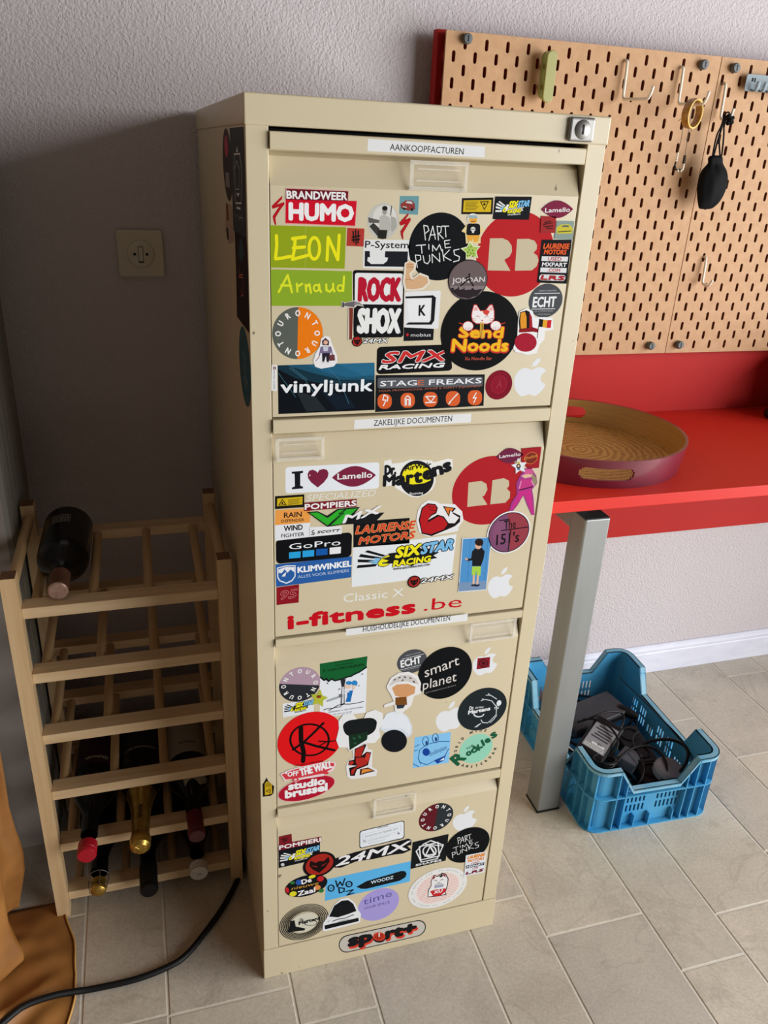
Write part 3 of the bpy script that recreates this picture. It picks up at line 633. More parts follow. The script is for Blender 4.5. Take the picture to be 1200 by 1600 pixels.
# ---------------------------------------------------------------- curtain
cm = mat('ochre_fabric', '#a87238', .55, var='#875622', vscale=(14, 14, 14), bump=.15, bscale=500)
cur = empty('curtain', (-.55, .1, 0)); tag(cur, 'ochre curtain hanging at the left edge and pooling on the floor', 'curtain')
def curtain():
    b = MB(); vs = []; NZ = 44
    def curve(px, y):
        P = [hit(a, c_, 1, y) for a, c_ in px]; return sorted([(p.z, p.x) for p in P])
    rear = curve([(-60, 900), (-14, 1100), (0, 1174), (8, 1216), (15, 1262), (24, 1294), (35, 1325), (38, 1360), (30, 1413)], .235)
    front = curve([(-70, 1000), (-30, 1230), (-10, 1320), (0, 1362), (5, 1400), (12, 1440), (24, 1466), (34, 1480)], .135)
    def f(C_, z):
        if z <= C_[0][0]: return C_[0][1]
        for (a, p), (c_, q) in zip(C_, C_[1:]):
            if z <= c_: return p+(q-p)*(z-a)/(c_-a)
        return C_[-1][1]
    for j in range(NZ+1):
        z = .012+1.9*(j/NZ)**1.7
        xr_, xf = f(rear, z), f(front, z)
        ctrl = [(xr_, .235), (xr_-.022, .222), (xr_-.03, .19), (min(xf, xr_)-.012, .160), (xf, .135), (xf-.008, .115), (xf-.04, .085), (xf-.075, .095), (xf-.11, .06), (xf-.15, .03), (xf-.19, .05), (xf-.24, .02), (xf-.30, .05)]
        P = smooth_path([(c[0], c[1], z) for c in ctrl], 5)
        for i, p in enumerate(P): vs.append((p.x+.55, p.y-.1+.003*math.sin(z*19+i*.5), p.z))
        n = len(P)
    b.add(vs, [(j*n+i, j*n+i+1, (j+1)*n+i+1, (j+1)*n+i) for j in range(NZ) for i in range(n-1)], cm)
    b.build('hanging_fabric', cur, smooth=True, solid=.0015)
    b = MB(); NX, NY = 44, 60; vs = []
    def xr(y):
        K = [(-.30, -.36), (-.12, -.33), (-.05, -.316), (.0, -.3076), (.042, -.3005), (.081, -.298), (.15, -.308), (.20, -.3205), (.2278, -.3265), (.26, -.33)]
        for (a, p), (c_, q) in zip(K, K[1:]):
            if y <= c_: return p+(q-p)*(y-a)/(c_-a)
        return K[-1][1]
    for j in range(NY+1):
        y = -.28+.518*j/NY
        for i in range(NX+1):
            u = i/NX; X = -.72+(xr(y)+.72)*u; ed = min(1, (1-u)*9)*min(1, (1-j/NY)*7)
            a_ = X*.80+y*.60; b_ = -X*.60+y*.80
            s1 = math.sin(b_*58+1.6*math.sin(a_*9)+.6*math.sin(a_*23)); s2 = math.sin(a_*38+1.9*math.sin(b_*13)+2); s3 = math.sin(b_*131+2*math.sin(a_*31))
            z = .0025+ed*(.006+.019*max(0, s1)**3*(.5+.5*math.sin(a_*17+1))+.013*max(0, s2)**4+.0015*s3)+.001*math.sin(y*70)
            vs.append((X+.55+.002*math.sin(y*55)*u, y-.1, z))
    n = NX+1
    b.add(vs, [(j*n+i, j*n+i+1, (j+1)*n+i+1, (j+1)*n+i) for j in range(NY) for i in range(NX)], cm)
    p = b.build('pooled_fabric', cur, smooth=True, solid=.0015); p['label'] = 'creased end of the curtain spread over the floor'
    b = MB(); hem = [(xr(y)+.55-.0015+.002*math.sin(y*55), y-.1, .0045+.001*math.sin(y*70)) for y in [(-.28+.518*k/60) for k in range(61)]]
    b.tube(hem, .0017, mat('pale_thread', '#c99a52', .6), n=6); b.build('hem', cur, smooth=True)
curtain()
# ---------------------------------------------------------------- pegboard things
M['pouch'] = mat('black_cloth', '#08090b', .75, spec=.15, bump=.15, bscale=300, bdist=.002)
pouch = empty('drawstring_pouch', (0, 0, 0)); tag(pouch, 'small black drawstring pouch hanging from the middle white hook', 'pouch')
def PX(x, y, yy): return hit(1060+x/8, 140+y/8, 1, yy)
def pouch_():
    rows = [(820, 405, 548), (850, 378, 552), (880, 372, 553), (915, 385, 545), (960, 345, 562), (1010, 300, 590), (1060, 280, 604), (1120, 262, 604), (1200, 248, 590), (1290, 240, 565), (1370, 243, 530), (1430, 248, 490), (1475, 252, 440), (1497, 262, 400)]
    b = MB(); vs = []; N = 28; yc = .532
    for k, (py, a, c_) in enumerate(rows):
        A, B_ = PX(a, py, yc), PX(c_, py, yc); cx = (A.x+B_.x)/2; hw = (B_.x-A.x)/2; cz = (A.z+B_.z)/2; d = [.35, .5, .5, .42, .5, .55, .58, .6, .6, .58, .5, .4, .28, .12][k]
        for i in range(N):
            t = 2*math.pi*i/N; w = 1+.07*math.sin(5*t+k*.5)*(1 if k < 7 else .8)+.05*math.sin(9*t-k*.8); vs.append((cx+hw*math.cos(t)*(w if k < 6 else 1), yc+hw*d*math.sin(t)*w, cz+(B_.z-A.z)/2*math.cos(t)))
    b.add(vs, [(j*N+i, j*N+(i+1) % N, (j+1)*N+(i+1) % N, (j+1)*N+i) for j in range(len(rows)-1) for i in range(N)]+[list(range(N)), [(len(rows)-1)*N+i for i in range(N)][::-1]], M['pouch'])
    b.build('bag', pouch, smooth=True, sub=1)
    for pts in ([(425, 840), (450, 700), (485, 560), (530, 470), (560, 380), (590, 300), (630, 285), (640, 330)], [(440, 840), (480, 680), (520, 540), (570, 400), (585, 300)], [(520, 830), (512, 700), (510, 600), (545, 470), (575, 380), (610, 320)], [(540, 830), (556, 700), (568, 560), (572, 450), (600, 360)]):
        b = MB(); b.tube(smooth_path([PX(x, y, .534-.006*(i > 4)) for i, (x, y) in enumerate(pts)], 4), .0016, M['pouch'], n=7); b.build('drawstring', pouch, smooth=True)
    b = MB(); kc = PX(645, 375, .52)
    for dx_, dz_, r in ((0, 0, .0065), (-.004, .005, .005), (.004, -.004, .005), (-.003, -.006, .0045), (.005, .003, .004)):
        b.lathe([(0, r), (r*.7, r*.7), (r, 0), (r*.7, -r*.7), (0, -r)], M['pouch'], org=(kc.x+dx_, kc.y, kc.z+dz_), n=10)
    b.build('knot', pouch, smooth=True)
pouch_()
amber = mat('amber_resin', '#b9821c', .2, var='#8e5c10', vscale=(120, 120, 120), coat=.5)
amberr = mat('pale_gold_edge', '#e3c070', .3)
rc = PX(172, 300, .50); rb_ = MB(); axr = Vector((.42, -.9, -.05)).normalized()
rb_.lathe([(.0215, -.006), (.0245, -.0065), (.0255, 0), (.0248, .0065)], amber, org=rc, axis=axr, n=40); rb_.lathe([(.0248, .0065), (.0245, .0075), (.0222, .0075), (.0215, .006)], amberr, org=rc, axis=axr, n=40); rb_.lathe([(.0215, .006), (.0212, 0), (.0215, -.006)], amber, org=rc, axis=axr, n=40)
tag(rb_.build('bracelet', None, smooth='auto'), 'wide amber bangle hanging from the second white hook', 'bracelet')
nk = empty('necklace', (0, 0, 0)); tag(nk, 'thin dark necklace with black and white beads hanging behind the amber bangle', 'necklace')
def NX_(x, y, yy=.535): return hit(920+x/(1200/280), 60+y/(1200/280), 1, yy)
for pts in ([(690, 440), (640, 560), (618, 680), (595, 780), (585, 830)], [(700, 440), (672, 590), (660, 680), (646, 775), (640, 830)], [(690, 590), (684, 625)], [(632, 532), (600, 552)]):
    b = MB(); b.tube(smooth_path([NX_(*p) for p in pts], 4), .0006, mat('dark_wire', '#3a2f20', .4, metal=.6) if 'dark_wire' not in bpy.data.materials else bpy.data.materials['dark_wire'], n=6); b.build('chain', nk)
for i, (x, y) in enumerate([(596, 770), (593, 785), (590, 800), (587, 815), (580, 835), (577, 850), (578, 865), (585, 878), (597, 885), (608, 880), (618, 886), (628, 875), (633, 860), (635, 845), (634, 825), (638, 808), (640, 790)]):
    b = MB(); p = NX_(x, y); r = .0022; b.lathe([(0, r), (r*.7, r*.7), (r, 0), (r*.7, -r*.7), (0, -r)], M['whitepl'] if i in (0, 1, 2, 3, 8, 10, 11, 12, 13) else M['black'], org=p, n=10); b.build('bead', nk, smooth=True)
gm = mat('olive_green', '#98944f', .45)
ht = empty('green_handle', (0, 0, 0)); tag(ht, 'olive green rounded strip clipped to the pegboard above the filing cabinet', 'clip')
def capsule_prism(cx, z0, z1, r, y0, y1, m, name, parent, tilt=0):
    pts = [(cx+tilt+r*math.cos(a), z1-r+r*math.sin(a)) for a in [math.pi*k/10 for k in range(11)]]+[(cx+r*math.cos(a), z0+r+r*math.sin(a)) for a in [math.pi+math.pi*k/10 for k in range(11)]]
    b = MB(); b.prism(pts, 1, y0, y1, m); return b.build(name, parent, bevel=.0015)
pa, pb = hit(660+878/4.2857, 30+235/4.2857, 1, .540), hit(660+828/4.2857, 30+535/4.2857, 1, .540)
capsule_prism((pa.x+pb.x)/2, pb.z-.006, pa.z+.006, .0100, .538, .544, gm, 'front_strip', ht); capsule_prism((pa.x+pb.x)/2-.001, pb.z, pa.z+.006, .0100, .553, .559, gm, 'back_strip', ht)
b = MB(); zc = (pa.z+pb.z)/2; b.box((pa.x+pb.x)/2-.004, (pa.x+pb.x)/2+.004, .543, .572, zc-.02, zc-.012, gm); b.box((pa.x+pb.x)/2-.004, (pa.x+pb.x)/2+.004, .543, .572, zc+.012, zc+.02, gm); b.build('peg', ht)
gp = mat('blue_grey_metal', '#87949a', .5, spec=.3)
hr = empty('hook_rack', (0, 0, 0)); tag(hr, 'pale blue-grey metal plate with small upturned hooks on the right pegboard', 'hook rack')
A = hit(1140+560/20, 90+500/20, 1, .556); B_ = hit(1140+470/20, 90+1040/20, 1, .556); x0 = (A.x+B_.x)/2; zt_, zb_ = A.z, B_.z
b = MB(); r = .004; pts = []
for (cx, cz, a0) in ((x0+r, zt_-r, 90), (x0+r, zb_+r, 180), (x0+.14-r, zb_+r, 270), (x0+.14-r, zt_-r, 0)):
    pts += [(cx+r*math.cos(math.radians(a0+90*k/5)), cz+r*math.sin(math.radians(a0+90*k/5))) for k in range(6)]
b.prism(pts, 1, .5565, .558, gp); b.build('plate', hr, bevel=.0004)
for i in range(7):
    x = x0+.018+i*.0165
    b = MB(); P = smooth_path([(x, .5565, zb_+.004), (x, .552, zb_+.001), (x, .546, zb_+.002), (x, .543, zb_+.008), (x, .542, zb_+.016)], 4); vs = []
    for p in P: vs += [(x-.0038, p.y, p.z), (x+.0038, p.y, p.z)]
    b.add(vs, [(2*k, 2*k+1, 2*k+3, 2*k+2) for k in range(len(P)-1)], gp); b.build('tongue', hr, smooth=True, solid=.0014)
b = MB(); b.box(x0+.012, x0+.016, .5562, .5567, zt_-.012, zt_-.006, M['dark']); b.box(x0+.018, x0+.021, .5562, .5567, zt_-.013, zt_-.006, M['dark']); b.box(x0+.012, x0+.022, .558, .572, zt_-.004, zt_-.002, gp); b.build('clip_hole', hr)

# box added on the desk outside the view, put there to shade the visible corner
sb = empty('shade_box', (1.40, .49, ZT)); tag(sb, 'dark lidded box added out of view to shade the red desk', 'box')
b = MB(); b.box(-.11, .11, -.085, .085, 0, .125, M['gunmetal']); b.build('box_body', sb, bevel=.004)
b = MB(); b.box(-.114, .114, -.089, .089, .125, .145, M['black']); b.build('lid', sb, bevel=.004)
# ---------------------------------------------------------------- stickers
INK = {}
def ink(h, rough=.55):
    if h not in INK: INK[h] = mat('print_'+h.strip('#'), h, rough, spec=.05, gain=.87)
    return INK[h]
BG = '#c9bb9c'
CROPS = dict(A=(400, 180, 4.6154), B=(640, 180, 3.75), C=(410, 410, 4.8), D=(640, 400, 4.6154), E=(420, 640, 5.4545), F=(630, 640, 5.2174), G=(420, 820, 5.4545),
             H=(630, 820, 5.2174), I=(420, 1000, 6), J=(600, 980, 5.7143), K=(400, 1100, 5.7143), L=(600, 1100, 6), M=(410, 1230, 5.2174), N=(610, 1230, 6.6667),
             O=(400, 1370, 5), P=(600, 1360, 6), Z=(0, 0, 1), Q=(320, 180, 6.4), R=(320, 420, 6.4))
STEP = 1.0e-5; MIC = 2.5e-6; LEV = 3.2e-4
class S:
    cur = None
    def __init__(s, fr, label, parent, lv=0, plane=('y', 0.0)):
        if S.cur: S.cur.end()
        S.cur = s; s.label = label; s.parent = parent; s.off = 4e-5+lv*LEV; s.mb = MB(); s.plane = plane; s.fr(fr)
    def fr(s, f):
        x0, y0, k = CROPS[f]
        if s.plane[0] == 'y':
            def T(x, y): p = hit(x0+x/k, y0+y/k, 1, s.plane[1]); return (p.x, p.z)
        else:
            def T(x, y): p = hit(x0+x/k, y0+y/k, 0, s.plane[1]); return (-p.y, p.z)
        s.T = T; s.cropT = T; return s
    def metric(s, cx, cy, rx, rot=0, ry=None):      # unit frame: centre and horizontal radius in crop pixels, y up
        T = s.cropT; c = T(cx, cy); a = T(cx+rx, cy); r = math.hypot(a[0]-c[0], a[1]-c[1]); r2 = r
        if ry: b = T(cx, cy-ry); r2 = math.hypot(b[0]-c[0], b[1]-c[1])
        co, si = math.cos(math.radians(rot)), math.sin(math.radians(rot))
        s.T = lambda u, v: (c[0]+(u*r*co-v*r2*si), c[1]+(u*r*si+v*r2*co)); return s
    def quad(s, *q):     # unit frame from four crop-pixel corners, y down
        Q = [s.cropT(*p) for p in q]
        def T(u, v):
            w = ((1-u)*(1-v), u*(1-v), u*v, (1-u)*v); return (sum(w[i]*Q[i][0] for i in range(4)), sum(w[i]*Q[i][1] for i in range(4)))
        s.T = T; return s
    def crop(s): s.T = s.cropT; return s
    def put(s, vs, fs, col, step=True):
        o = s.off
        if s.plane[0] == 'y': V = [(x, s.plane[1]-o, z) for x, z in vs]
        else: V = [(s.plane[1]-o, -x, z) for x, z in vs]
        s.mb.add(V, fs, ink(col)); s.off += STEP if step else 0
    def poly(s, pts, col):
        from mathutils.geometry import tessellate_polygon
        P = [s.T(*p) for p in pts]; f = tessellate_polygon([[Vector((x, z, 0)) for x, z in P]])
        s.put(P, [tuple(t) for t in f], col); return s
    def box(s, x0, y0, x1, y1, col): return s.poly([(x0, y0), (x1, y0), (x1, y1), (x0, y1)], col)
    def ell(s, cx, cy, rx, ry, col, n=40, a0=0, a1=360, rot=0):
        pts = []
        co, si = math.cos(math.radians(rot)), math.sin(math.radians(rot))
        for i in range(n+(a1-a0 < 360)):
            a = math.radians(a0+(a1-a0)*i/n); x, y = rx*math.cos(a), ry*math.sin(a); pts.append((cx+x*co-y*si, cy+x*si+y*co))
        return s.poly(pts, col)
    def lens(s, x0, y0, x1, y1, hh, col, n=14):
        pts = []
        for k in (1, -1):
            for i in range(n):
                t = i/n if k == 1 else 1-i/n; x = x0+(x1-x0)*t; y = y0+(y1-y0)*t-k*hh*math.sin(math.pi*t)**.9; pts.append((x, y))
        return s.poly(pts, col)
    def rr(s, q, r, col):     # rounded quad; q corner list in the current frame, r corner fraction (x,y)
        rx, ry = r; pts = []
        for (cx, cy, a0) in ((1-rx, ry, -90), (1-rx, 1-ry, 0), (rx, 1-ry, 90), (rx, ry, 180)):
            for k in range(6):
                a = math.radians(a0+90*k/5); u = cx+rx*math.cos(a); v = cy+ry*math.sin(a)
                w = ((1-u)*(1-v), u*(1-v), u*v, (1-u)*v); pts.append((sum(w[i]*q[i][0] for i in range(4)), sum(w[i]*q[i][1] for i in range(4))))
        return s.poly(pts, col)
    def scale(s, x, y, h):
        a = s.T(x, y); b = s.T(x, y+h); return math.hypot(a[0]-b[0], a[1]-b[1])
    def text(s, t, x0, y0, x1, y1, h, col, bold=0, shear=0, step=True):
        A, B = s.T(x0, y0), s.T(x1, y1); u = (B[0]-A[0], B[1]-A[1]); l = math.hypot(*u) or 1; H = s.scale(x0, y0, h)
        up = (-u[1]/l*H+u[0]/l*H*shear, u[0]/l*H+u[1]/l*H*shear)
        vs, fs, w = text2n(t)
        P = [(A[0]+u[0]*a+up[0]*b, A[1]+u[1]*a+up[1]*b) for a, b in vs]; rb = bold*H/.73
        n = 0 if rb <= 0 else (6 if bold < .05 else 8)
        for k in range(n):
            dx, dy = rb*math.cos(2*math.pi*k/n), rb*math.sin(2*math.pi*k/n); s.put([(x+dx, y+dy) for x, y in P], fs, col, False); s.off += MIC
        s.put(P, fs, col, step); return s
    def otext(s, t, x0, y0, x1, y1, h, col, out, bold=.02, ow=.045, shear=0):
        s.text(t, x0, y0, x1, y1, h, out, bold+ow, shear); return s.text(t, x0, y0, x1, y1, h, col, bold, shear)
    def ring(s, t, a0, da, r, h, col, bold=0, cx=0, cy=0, flip=False, wf=.8):    # metric frame; chars clockwise from a0 by da degrees
        for i, ch in enumerate(t):
            if ch == ' ': continue
            a = math.radians(a0-da*i if not flip else a0+da*i); vs, fs, w = text2n(ch); w_ = h*w*wf
            tx, ty = (math.sin(a), -math.cos(a)); rx_, ry_ = math.cos(a), math.sin(a)
            if flip: tx, ty, rx_, ry_ = -tx, -ty, -rx_, -ry_
            bx, by = cx+math.cos(a)*r, cy+math.sin(a)*r
            P = [s.T(bx+tx*(p-.5)*w_+rx_*(q-.5)*h, by+ty*(p-.5)*w_+ry_*(q-.5)*h) for p, q in vs]; rb = bold*h/.73; s.put(P, fs, col, False)
            if bold:
                k0 = s.off; q = s.scale(0, 0, rb) if rb else 0
                for k in range(5): s.off += MIC; s.put([(x+q*math.cos(1.257*k), z+q*math.sin(1.257*k)) for x, z in P], fs, col, False)
                s.off = k0
        s.off += 6*MIC+STEP; return s
    def line(s, pts, w, col, cap=True, step=True):
        P = [s.T(*p) for p in pts]; W = s.scale(*pts[0], w)/2
        for a, b in zip(P, P[1:]):
            d = (b[0]-a[0], b[1]-a[1]); l = math.hypot(*d)
            if l < 1e-9: continue
            n = (-d[1]/l*W, d[0]/l*W); s.put([(a[0]+n[0], a[1]+n[1]), (a[0]-n[0], a[1]-n[1]), (b[0]-n[0], b[1]-n[1]), (b[0]+n[0], b[1]+n[1])], [(0, 1, 2, 3)], col, False); s.off += MIC/2
        if cap:
            for p in P:
                s.put([(p[0]+W*math.cos(i*math.pi/4), p[1]+W*math.sin(i*math.pi/4)) for i in range(8)], [tuple(range(8))], col, False); s.off += MIC/2
        if step: s.off += STEP
        return s
    def lines(s, L, w, col, cap=True):
        for p in L: s.line(p, w, col, cap, step=False)
        s.off += STEP; return s
    def loop(s, cx, cy, rx, ry, w, col, n=20, a0=0, a1=360):
        return s.line([(cx+rx*math.cos(math.radians(a0+(a1-a0)*i/n)), cy+ry*math.sin(math.radians(a0+(a1-a0)*i/n))) for i in range(n+1)], w, col)
    def end(s):
        # one mesh per sticker, normals facing outwards
        o = s.mb.build('sticker', s.parent, merge=False); me = o.data; bm = bmesh.new(); bm.from_mesh(me)
        for f in bm.faces:
            f.normal_update(); n = f.normal.y if s.plane[0] == 'y' else f.normal.x
            if n > 0: f.normal_flip()
        bm.to_mesh(me); bm.free(); o['label'] = s.label; S.cur = None
NT = {}
def text2n(t):
    return text2d(t, 0.0)
def star(cx, cy, r, k=.45, rot=90, n=5):
    return [(cx+(r if i % 2 == 0 else r*k)*math.cos(math.radians(rot+180/n*i)), cy-(r if i % 2 == 0 else r*k)*math.sin(math.radians(rot+180/n*i))) for i in range(2*n)]
APPLE = [(0, .52), (.16, .60), (.38, .66), (.60, .60), (.78, .44), (.62, .30), (.54, .08), (.60, -.16), (.84, -.34), (.70, -.66), (.46, -.92), (.24, -.94), (0, -.86), (-.24, -.94), (-.46, -.92), (-.72, -.62), (-.86, -.22), (-.86, .12), (-.74, .42), (-.50, .62), (-.24, .62)]
LEAF = [(-.02, .68), (.02, .92), (.16, 1.10), (.40, 1.20), (.38, .96), (.24, .76)]
def apple(fr, cx, cy, rx, ry, label, d, lv=0, rot=0):
    s = S(fr, label, d, lv).metric(cx, cy, rx, rot, ry)
    P = [Vector((x, y, 0)) for x, y in APPLE]; sm = []
    n = len(P)
    for i in range(n):
        a, b, c_, e = P[i-1], P[i], P[(i+1) % n], P[(i+2) % n]
        for j in range(3):
            t = j/3; q = .5*((2*b)+(c_-a)*t+(2*a-5*b+4*c_-e)*t*t+(3*b-a-3*c_+e)*t**3); sm.append((q.x, q.y))
    s.poly(sm, '#e3e4e6'); s.poly(LEAF, '#e3e4e6'); return s
def ptp(s, q):     # hand-drawn words, unit quad
    s.quad(*q)
    U = lambda x, y: ((x-30)/270, (y-640)/260)
    L = [[(82, 645), (92, 730)], [(82, 645), (105, 650), (112, 675), (90, 692)], [(112, 732), (135, 650), (150, 725)], [(118, 702), (150, 698)], [(160, 650), (168, 730)], [(160, 650), (185, 655), (182, 685), (168, 692), (197, 722)], [(188, 650), (228, 650)], [(207, 650), (212, 712)],
         [(38, 762), (92, 758)], [(68, 760), (72, 808)], [(111, 756), (112, 784)], [(134, 796), (133, 760), (155, 790), (174, 756), (186, 792)], [(235, 730), (203, 735), (208, 776), (240, 772)], [(205, 754), (230, 750)],
         [(33, 820), (45, 892)], [(33, 818), (62, 820), (65, 845), (42, 856)], [(78, 822), (85, 862), (105, 870), (118, 848), (115, 818)], [(132, 864), (130, 812), (176, 858), (173, 806)], [(190, 785), (200, 852)], [(232, 788), (197, 825), (242, 850)], [(290, 783), (258, 790), (262, 815), (292, 828), (288, 850), (256, 858)]]
    s.lines([[U(*p) for p in l] for l in L], .021, '#e9e9e6'); return s
def sixstar(s, q, dark):
    s.quad(*q); bgc = '#111317' if dark else '#dfe1e2'; ow = '#e8e8e6' if dark else '#111317'
    s.poly([(.02, .42), (.24, .52), (.22, .60), (.02, .52)], ow).poly([(.02, .62), (.22, .64), (.2, .72), (.01, .72)], ow).poly([(.05, .25), (.26, .44), (.24, .50), (.03, .34)], ow).poly([(.12, .15), (.3, .38), (.27, .42), (.09, .2)], ow)
    s.poly(star(.27, .55, .15, .6, 80, 8), '#7fbbe0').otext('6', .22, .72, .33, .72, .34, '#f2e620', '#111317', .04, .05, .3)
    s.poly(star(.56, .52, .30, .78, 10, 11), ow if dark else '#1a1a1a')
    s.otext('SIX', .40, .50, .64, .46, .34, '#f2e620', '#111317', .05, .06, .25).otext('STAR', .66, .46, .99, .40, .32, '#79b9e3', '#111317', .05, .06, .3)
    s.otext('RACING', .38, .78, .76, .72, .20, '#f2e620', '#111317', .05, .06, .15)
    s.text('WWW.SIXSTARRACING.COM', .38, .90, .76, .85, .07, '#e8e8e6' if dark else '#2a2a2a', .02); return s
def devil(s, cx, cy, r, rot=0):     # round emblem, crop-pixel centre
    s.metric(cx, cy, r).ell(0, 0, 1, 1, '#141012').ell(0, 0, .84, .84, '#a6281f')
    s.poly([(-.55, .45), (-.25, .2), (0, .28), (.25, .2), (.55, .5), (.62, .1), (.38, -.35), (0, -.7), (-.38, -.35), (-.62, .05)], '#1b0d0d').poly([(-.5, .05), (-.1, -.12), (-.2, -.2)], '#8f231b').poly([(.5, .05), (.1, -.12), (.2, -.2)], '#8f231b'); s.crop(); return s
D1, D2, D3, D4 = drawers
BAR = ('y', -.0035)
def strip(t, q, x0, y0, x1, y1, h, d, label):
    S('Z', label, d, 0, BAR).poly(q, '#e6e6e4').text(t, x0, y0, x1, y1, h, '#2b2c30', .005)
strip('AANKOOPFACTUREN', [(575, 217), (758, 229), (757, 246), (574, 236)], 609, 234.5, 724, 241.5, 10.5, D1, 'white label strip reading AANKOOPFACTUREN')
strip('ZAKELIJKE DOCUMENTEN', [(554, 656), (736.5, 646), (735.5, 660), (553, 670.5)], 584, 665.5, 706, 658, 9.5, D2, 'white label strip reading ZAKELIJKE DOCUMENTEN')
strip('HUISHOUDELIJKE DOCUMENTEN', [(541, 983), (731, 959), (730, 970), (540, 993.5)], 567, 987.5, 703, 969, 8.5, D3, 'white label strip reading HUISHOUDELIJKE DOCUMENTEN')
# ---- top drawer
SP = [(190, 580), (112, 655), (120, 676), (166, 660), (120, 728), (126, 765), (137, 792), (146, 790), (140, 740), (170, 690), (206, 642), (203, 626), (150, 644), (188, 604)]
S('A', 'red lightning-shaped S sticker at the far left of the top drawer', D1).poly(SP, '#b5151f')
S('A', 'small red lightning-shaped S sticker beside the black and white portrait', D1, 1).poly([(1100, 705), (1035, 775), (1043, 797), (1080, 783), (1043, 838), (1048, 870), (1056, 895), (1063, 893), (1060, 850), (1085, 808), (1116, 757), (1113, 740), (1072, 755), (1099, 722)], '#b5151f')
S('A', 'maroon sticker with one bold white word, above the larger red one-word sticker', D1, 1).poly([(216, 524), (669, 544), (666, 620), (211, 608)], '#e3a7a2').poly([(220, 529), (665, 549), (662, 620), (214, 608)], '#6b1220').text('BRANDWEER', 222, 600, 655, 612, 58, '#f0efec', .035)
S('A', 'red sticker with one large white four-letter word, top left of the top drawer', D1).poly([(211, 606), (730, 616), (717, 803), (209, 782)], '#e3928c').poly([(215, 608), (725, 620), (713, 797), (213, 777)], '#cf1029').text('HUMO', 243, 750, 697, 763, 120, '#f2f0ee', .055)
s = S('Z', 'taller green sticker with a short word handwritten in thick yellow', D1); s.poly([(422, 352), (541, 355), (538.5, 420), (423, 418)], '#93a51d').line([(477.5, 353.5), (477, 419)], .5, '#b9c06a', False).fr('A')
s.lines([[(147, 868), (150, 940), (140, 1035), (190, 1030), (248, 1018)], [(262, 890), (355, 878)], [(262, 890), (282, 900), (278, 960), (262, 1040), (375, 1010)], [(268, 957), (350, 950)], [(512, 1045), (520, 880), (590, 1042), (600, 865)]], 24, '#f1e81c').loop(420, 960, 38, 78, 24, '#f1e81c')
s = S('C', 'lower green sticker with a longer word handwritten in thin yellow', D1); s.poly([(62, 52), (672, 66), (672, 326), (68, 326)], '#8cab2b')
s.lines([[(122, 222), (190, 95), (222, 225)], [(140, 172), (215, 174)], [(258, 160), (263, 218)], [(263, 182), (298, 160)], [(325, 168), (328, 220)], [(330, 182), (352, 163), (364, 228)], [(425, 165), (428, 200), (440, 222)], [(478, 165), (480, 208), (505, 220), (526, 198)], [(530, 160), (530, 195), (540, 217)], [(612, 105), (606, 214)]], 17, '#dfe52c').loop(404, 192, 20, 24, 15, '#dfe52c').loop(582, 192, 20, 22, 15, '#dfe52c')
s = S('A', 'small red square sticker with a black scribble, right of the taller green sticker', D1); s.poly([(658, 812), (782, 818), (776, 948), (652, 943)], '#b23a30').lines([[(700, 840), (705, 915)], [(718, 828), (722, 930)], [(738, 835), (735, 920)], [(695, 880), (748, 870)], [(692, 900), (745, 895)]], 12, '#241416')
s = S('A', 'round black and white portrait photo of a man in a light shirt', D1); s.metric(916, 765, 113, 0, 131).ell(0, 0, 1, 1, '#c4c1b8').ell(.1, .2, .75, .7, '#d8d6ce').poly([(-.95, .2), (-.2, .05), (-.25, -.1), (-.9, -.1)], '#5f5c56').poly([(-.85, -.3), (-.25, -.9), (-.2, -.4), (-.6, -.1)], '#3a3835')
s.poly([(.1, .35), (.35, .25), (.42, -.1), (.38, -.35), (.3, -.5), (-.2, -.5), (-.25, -.1), (-.22, .25), (0, .35)], '#b7b4ac').line([(.38, .15), (.5, -.3), (.3, -.62)], .12, '#b7b4ac').poly([(-.28, -.48), (.3, -.48), (.25, -.97), (0, -1), (-.3, -.95)], '#26241f').ell(.08, .58, .15, .22, '#9c988f').ell(.08, .72, .17, .13, '#1f1d1a').line([(.5, .85), (.47, .35)], .05, '#4a4844').poly([(.5, .3), (.8, .2), (.9, -.3), (.6, -.6)], '#aaa79e')
s = S('A', 'small teal square sticker with a red car', D1); s.poly([(1038, 582), (1176, 583), (1168, 718), (1032, 712)], '#6a9aa0').poly([(1042, 640), (1080, 615), (1125, 615), (1145, 640), (1148, 678), (1100, 690), (1045, 672)], '#8e3a35').poly([(1078, 632), (1090, 620), (1122, 622), (1130, 640)], '#c8d0d0').ell(1068, 672, 10, 12, '#2a2626').ell(1125, 680, 10, 12, '#2a2626').line([(1060, 660), (1085, 664)], 6, '#d9d0c8')
s = S('A', 'white sticker with black lettering over a black clamp symbol', D1); s.rr([(776, 896), (1114, 901), (1107, 1112), (770, 1103)], (.03, .04), '#e4e4e2').text('P-System', 786, 955, 1100, 960, 52, '#15171c', .015).poly([(785, 979), (1096, 983), (1090, 1094), (783, 1090)], '#1b1d24').poly([(820, 976), (932, 978), (928, 1024), (952, 1028), (945, 1052), (918, 1073), (830, 1073), (802, 1050), (806, 1024), (822, 1024)], '#e4e4e2')
s = S('Z', 'black round sticker with three words in thin white handwriting, top drawer', D1); s.metric(687, 386, 47.5, 0, 54).ell(0, 0, 1, 1, '#0c1013', 56); s.fr('B'); ptp(s, [(30, 640), (300, 640), (300, 900), (30, 900)])
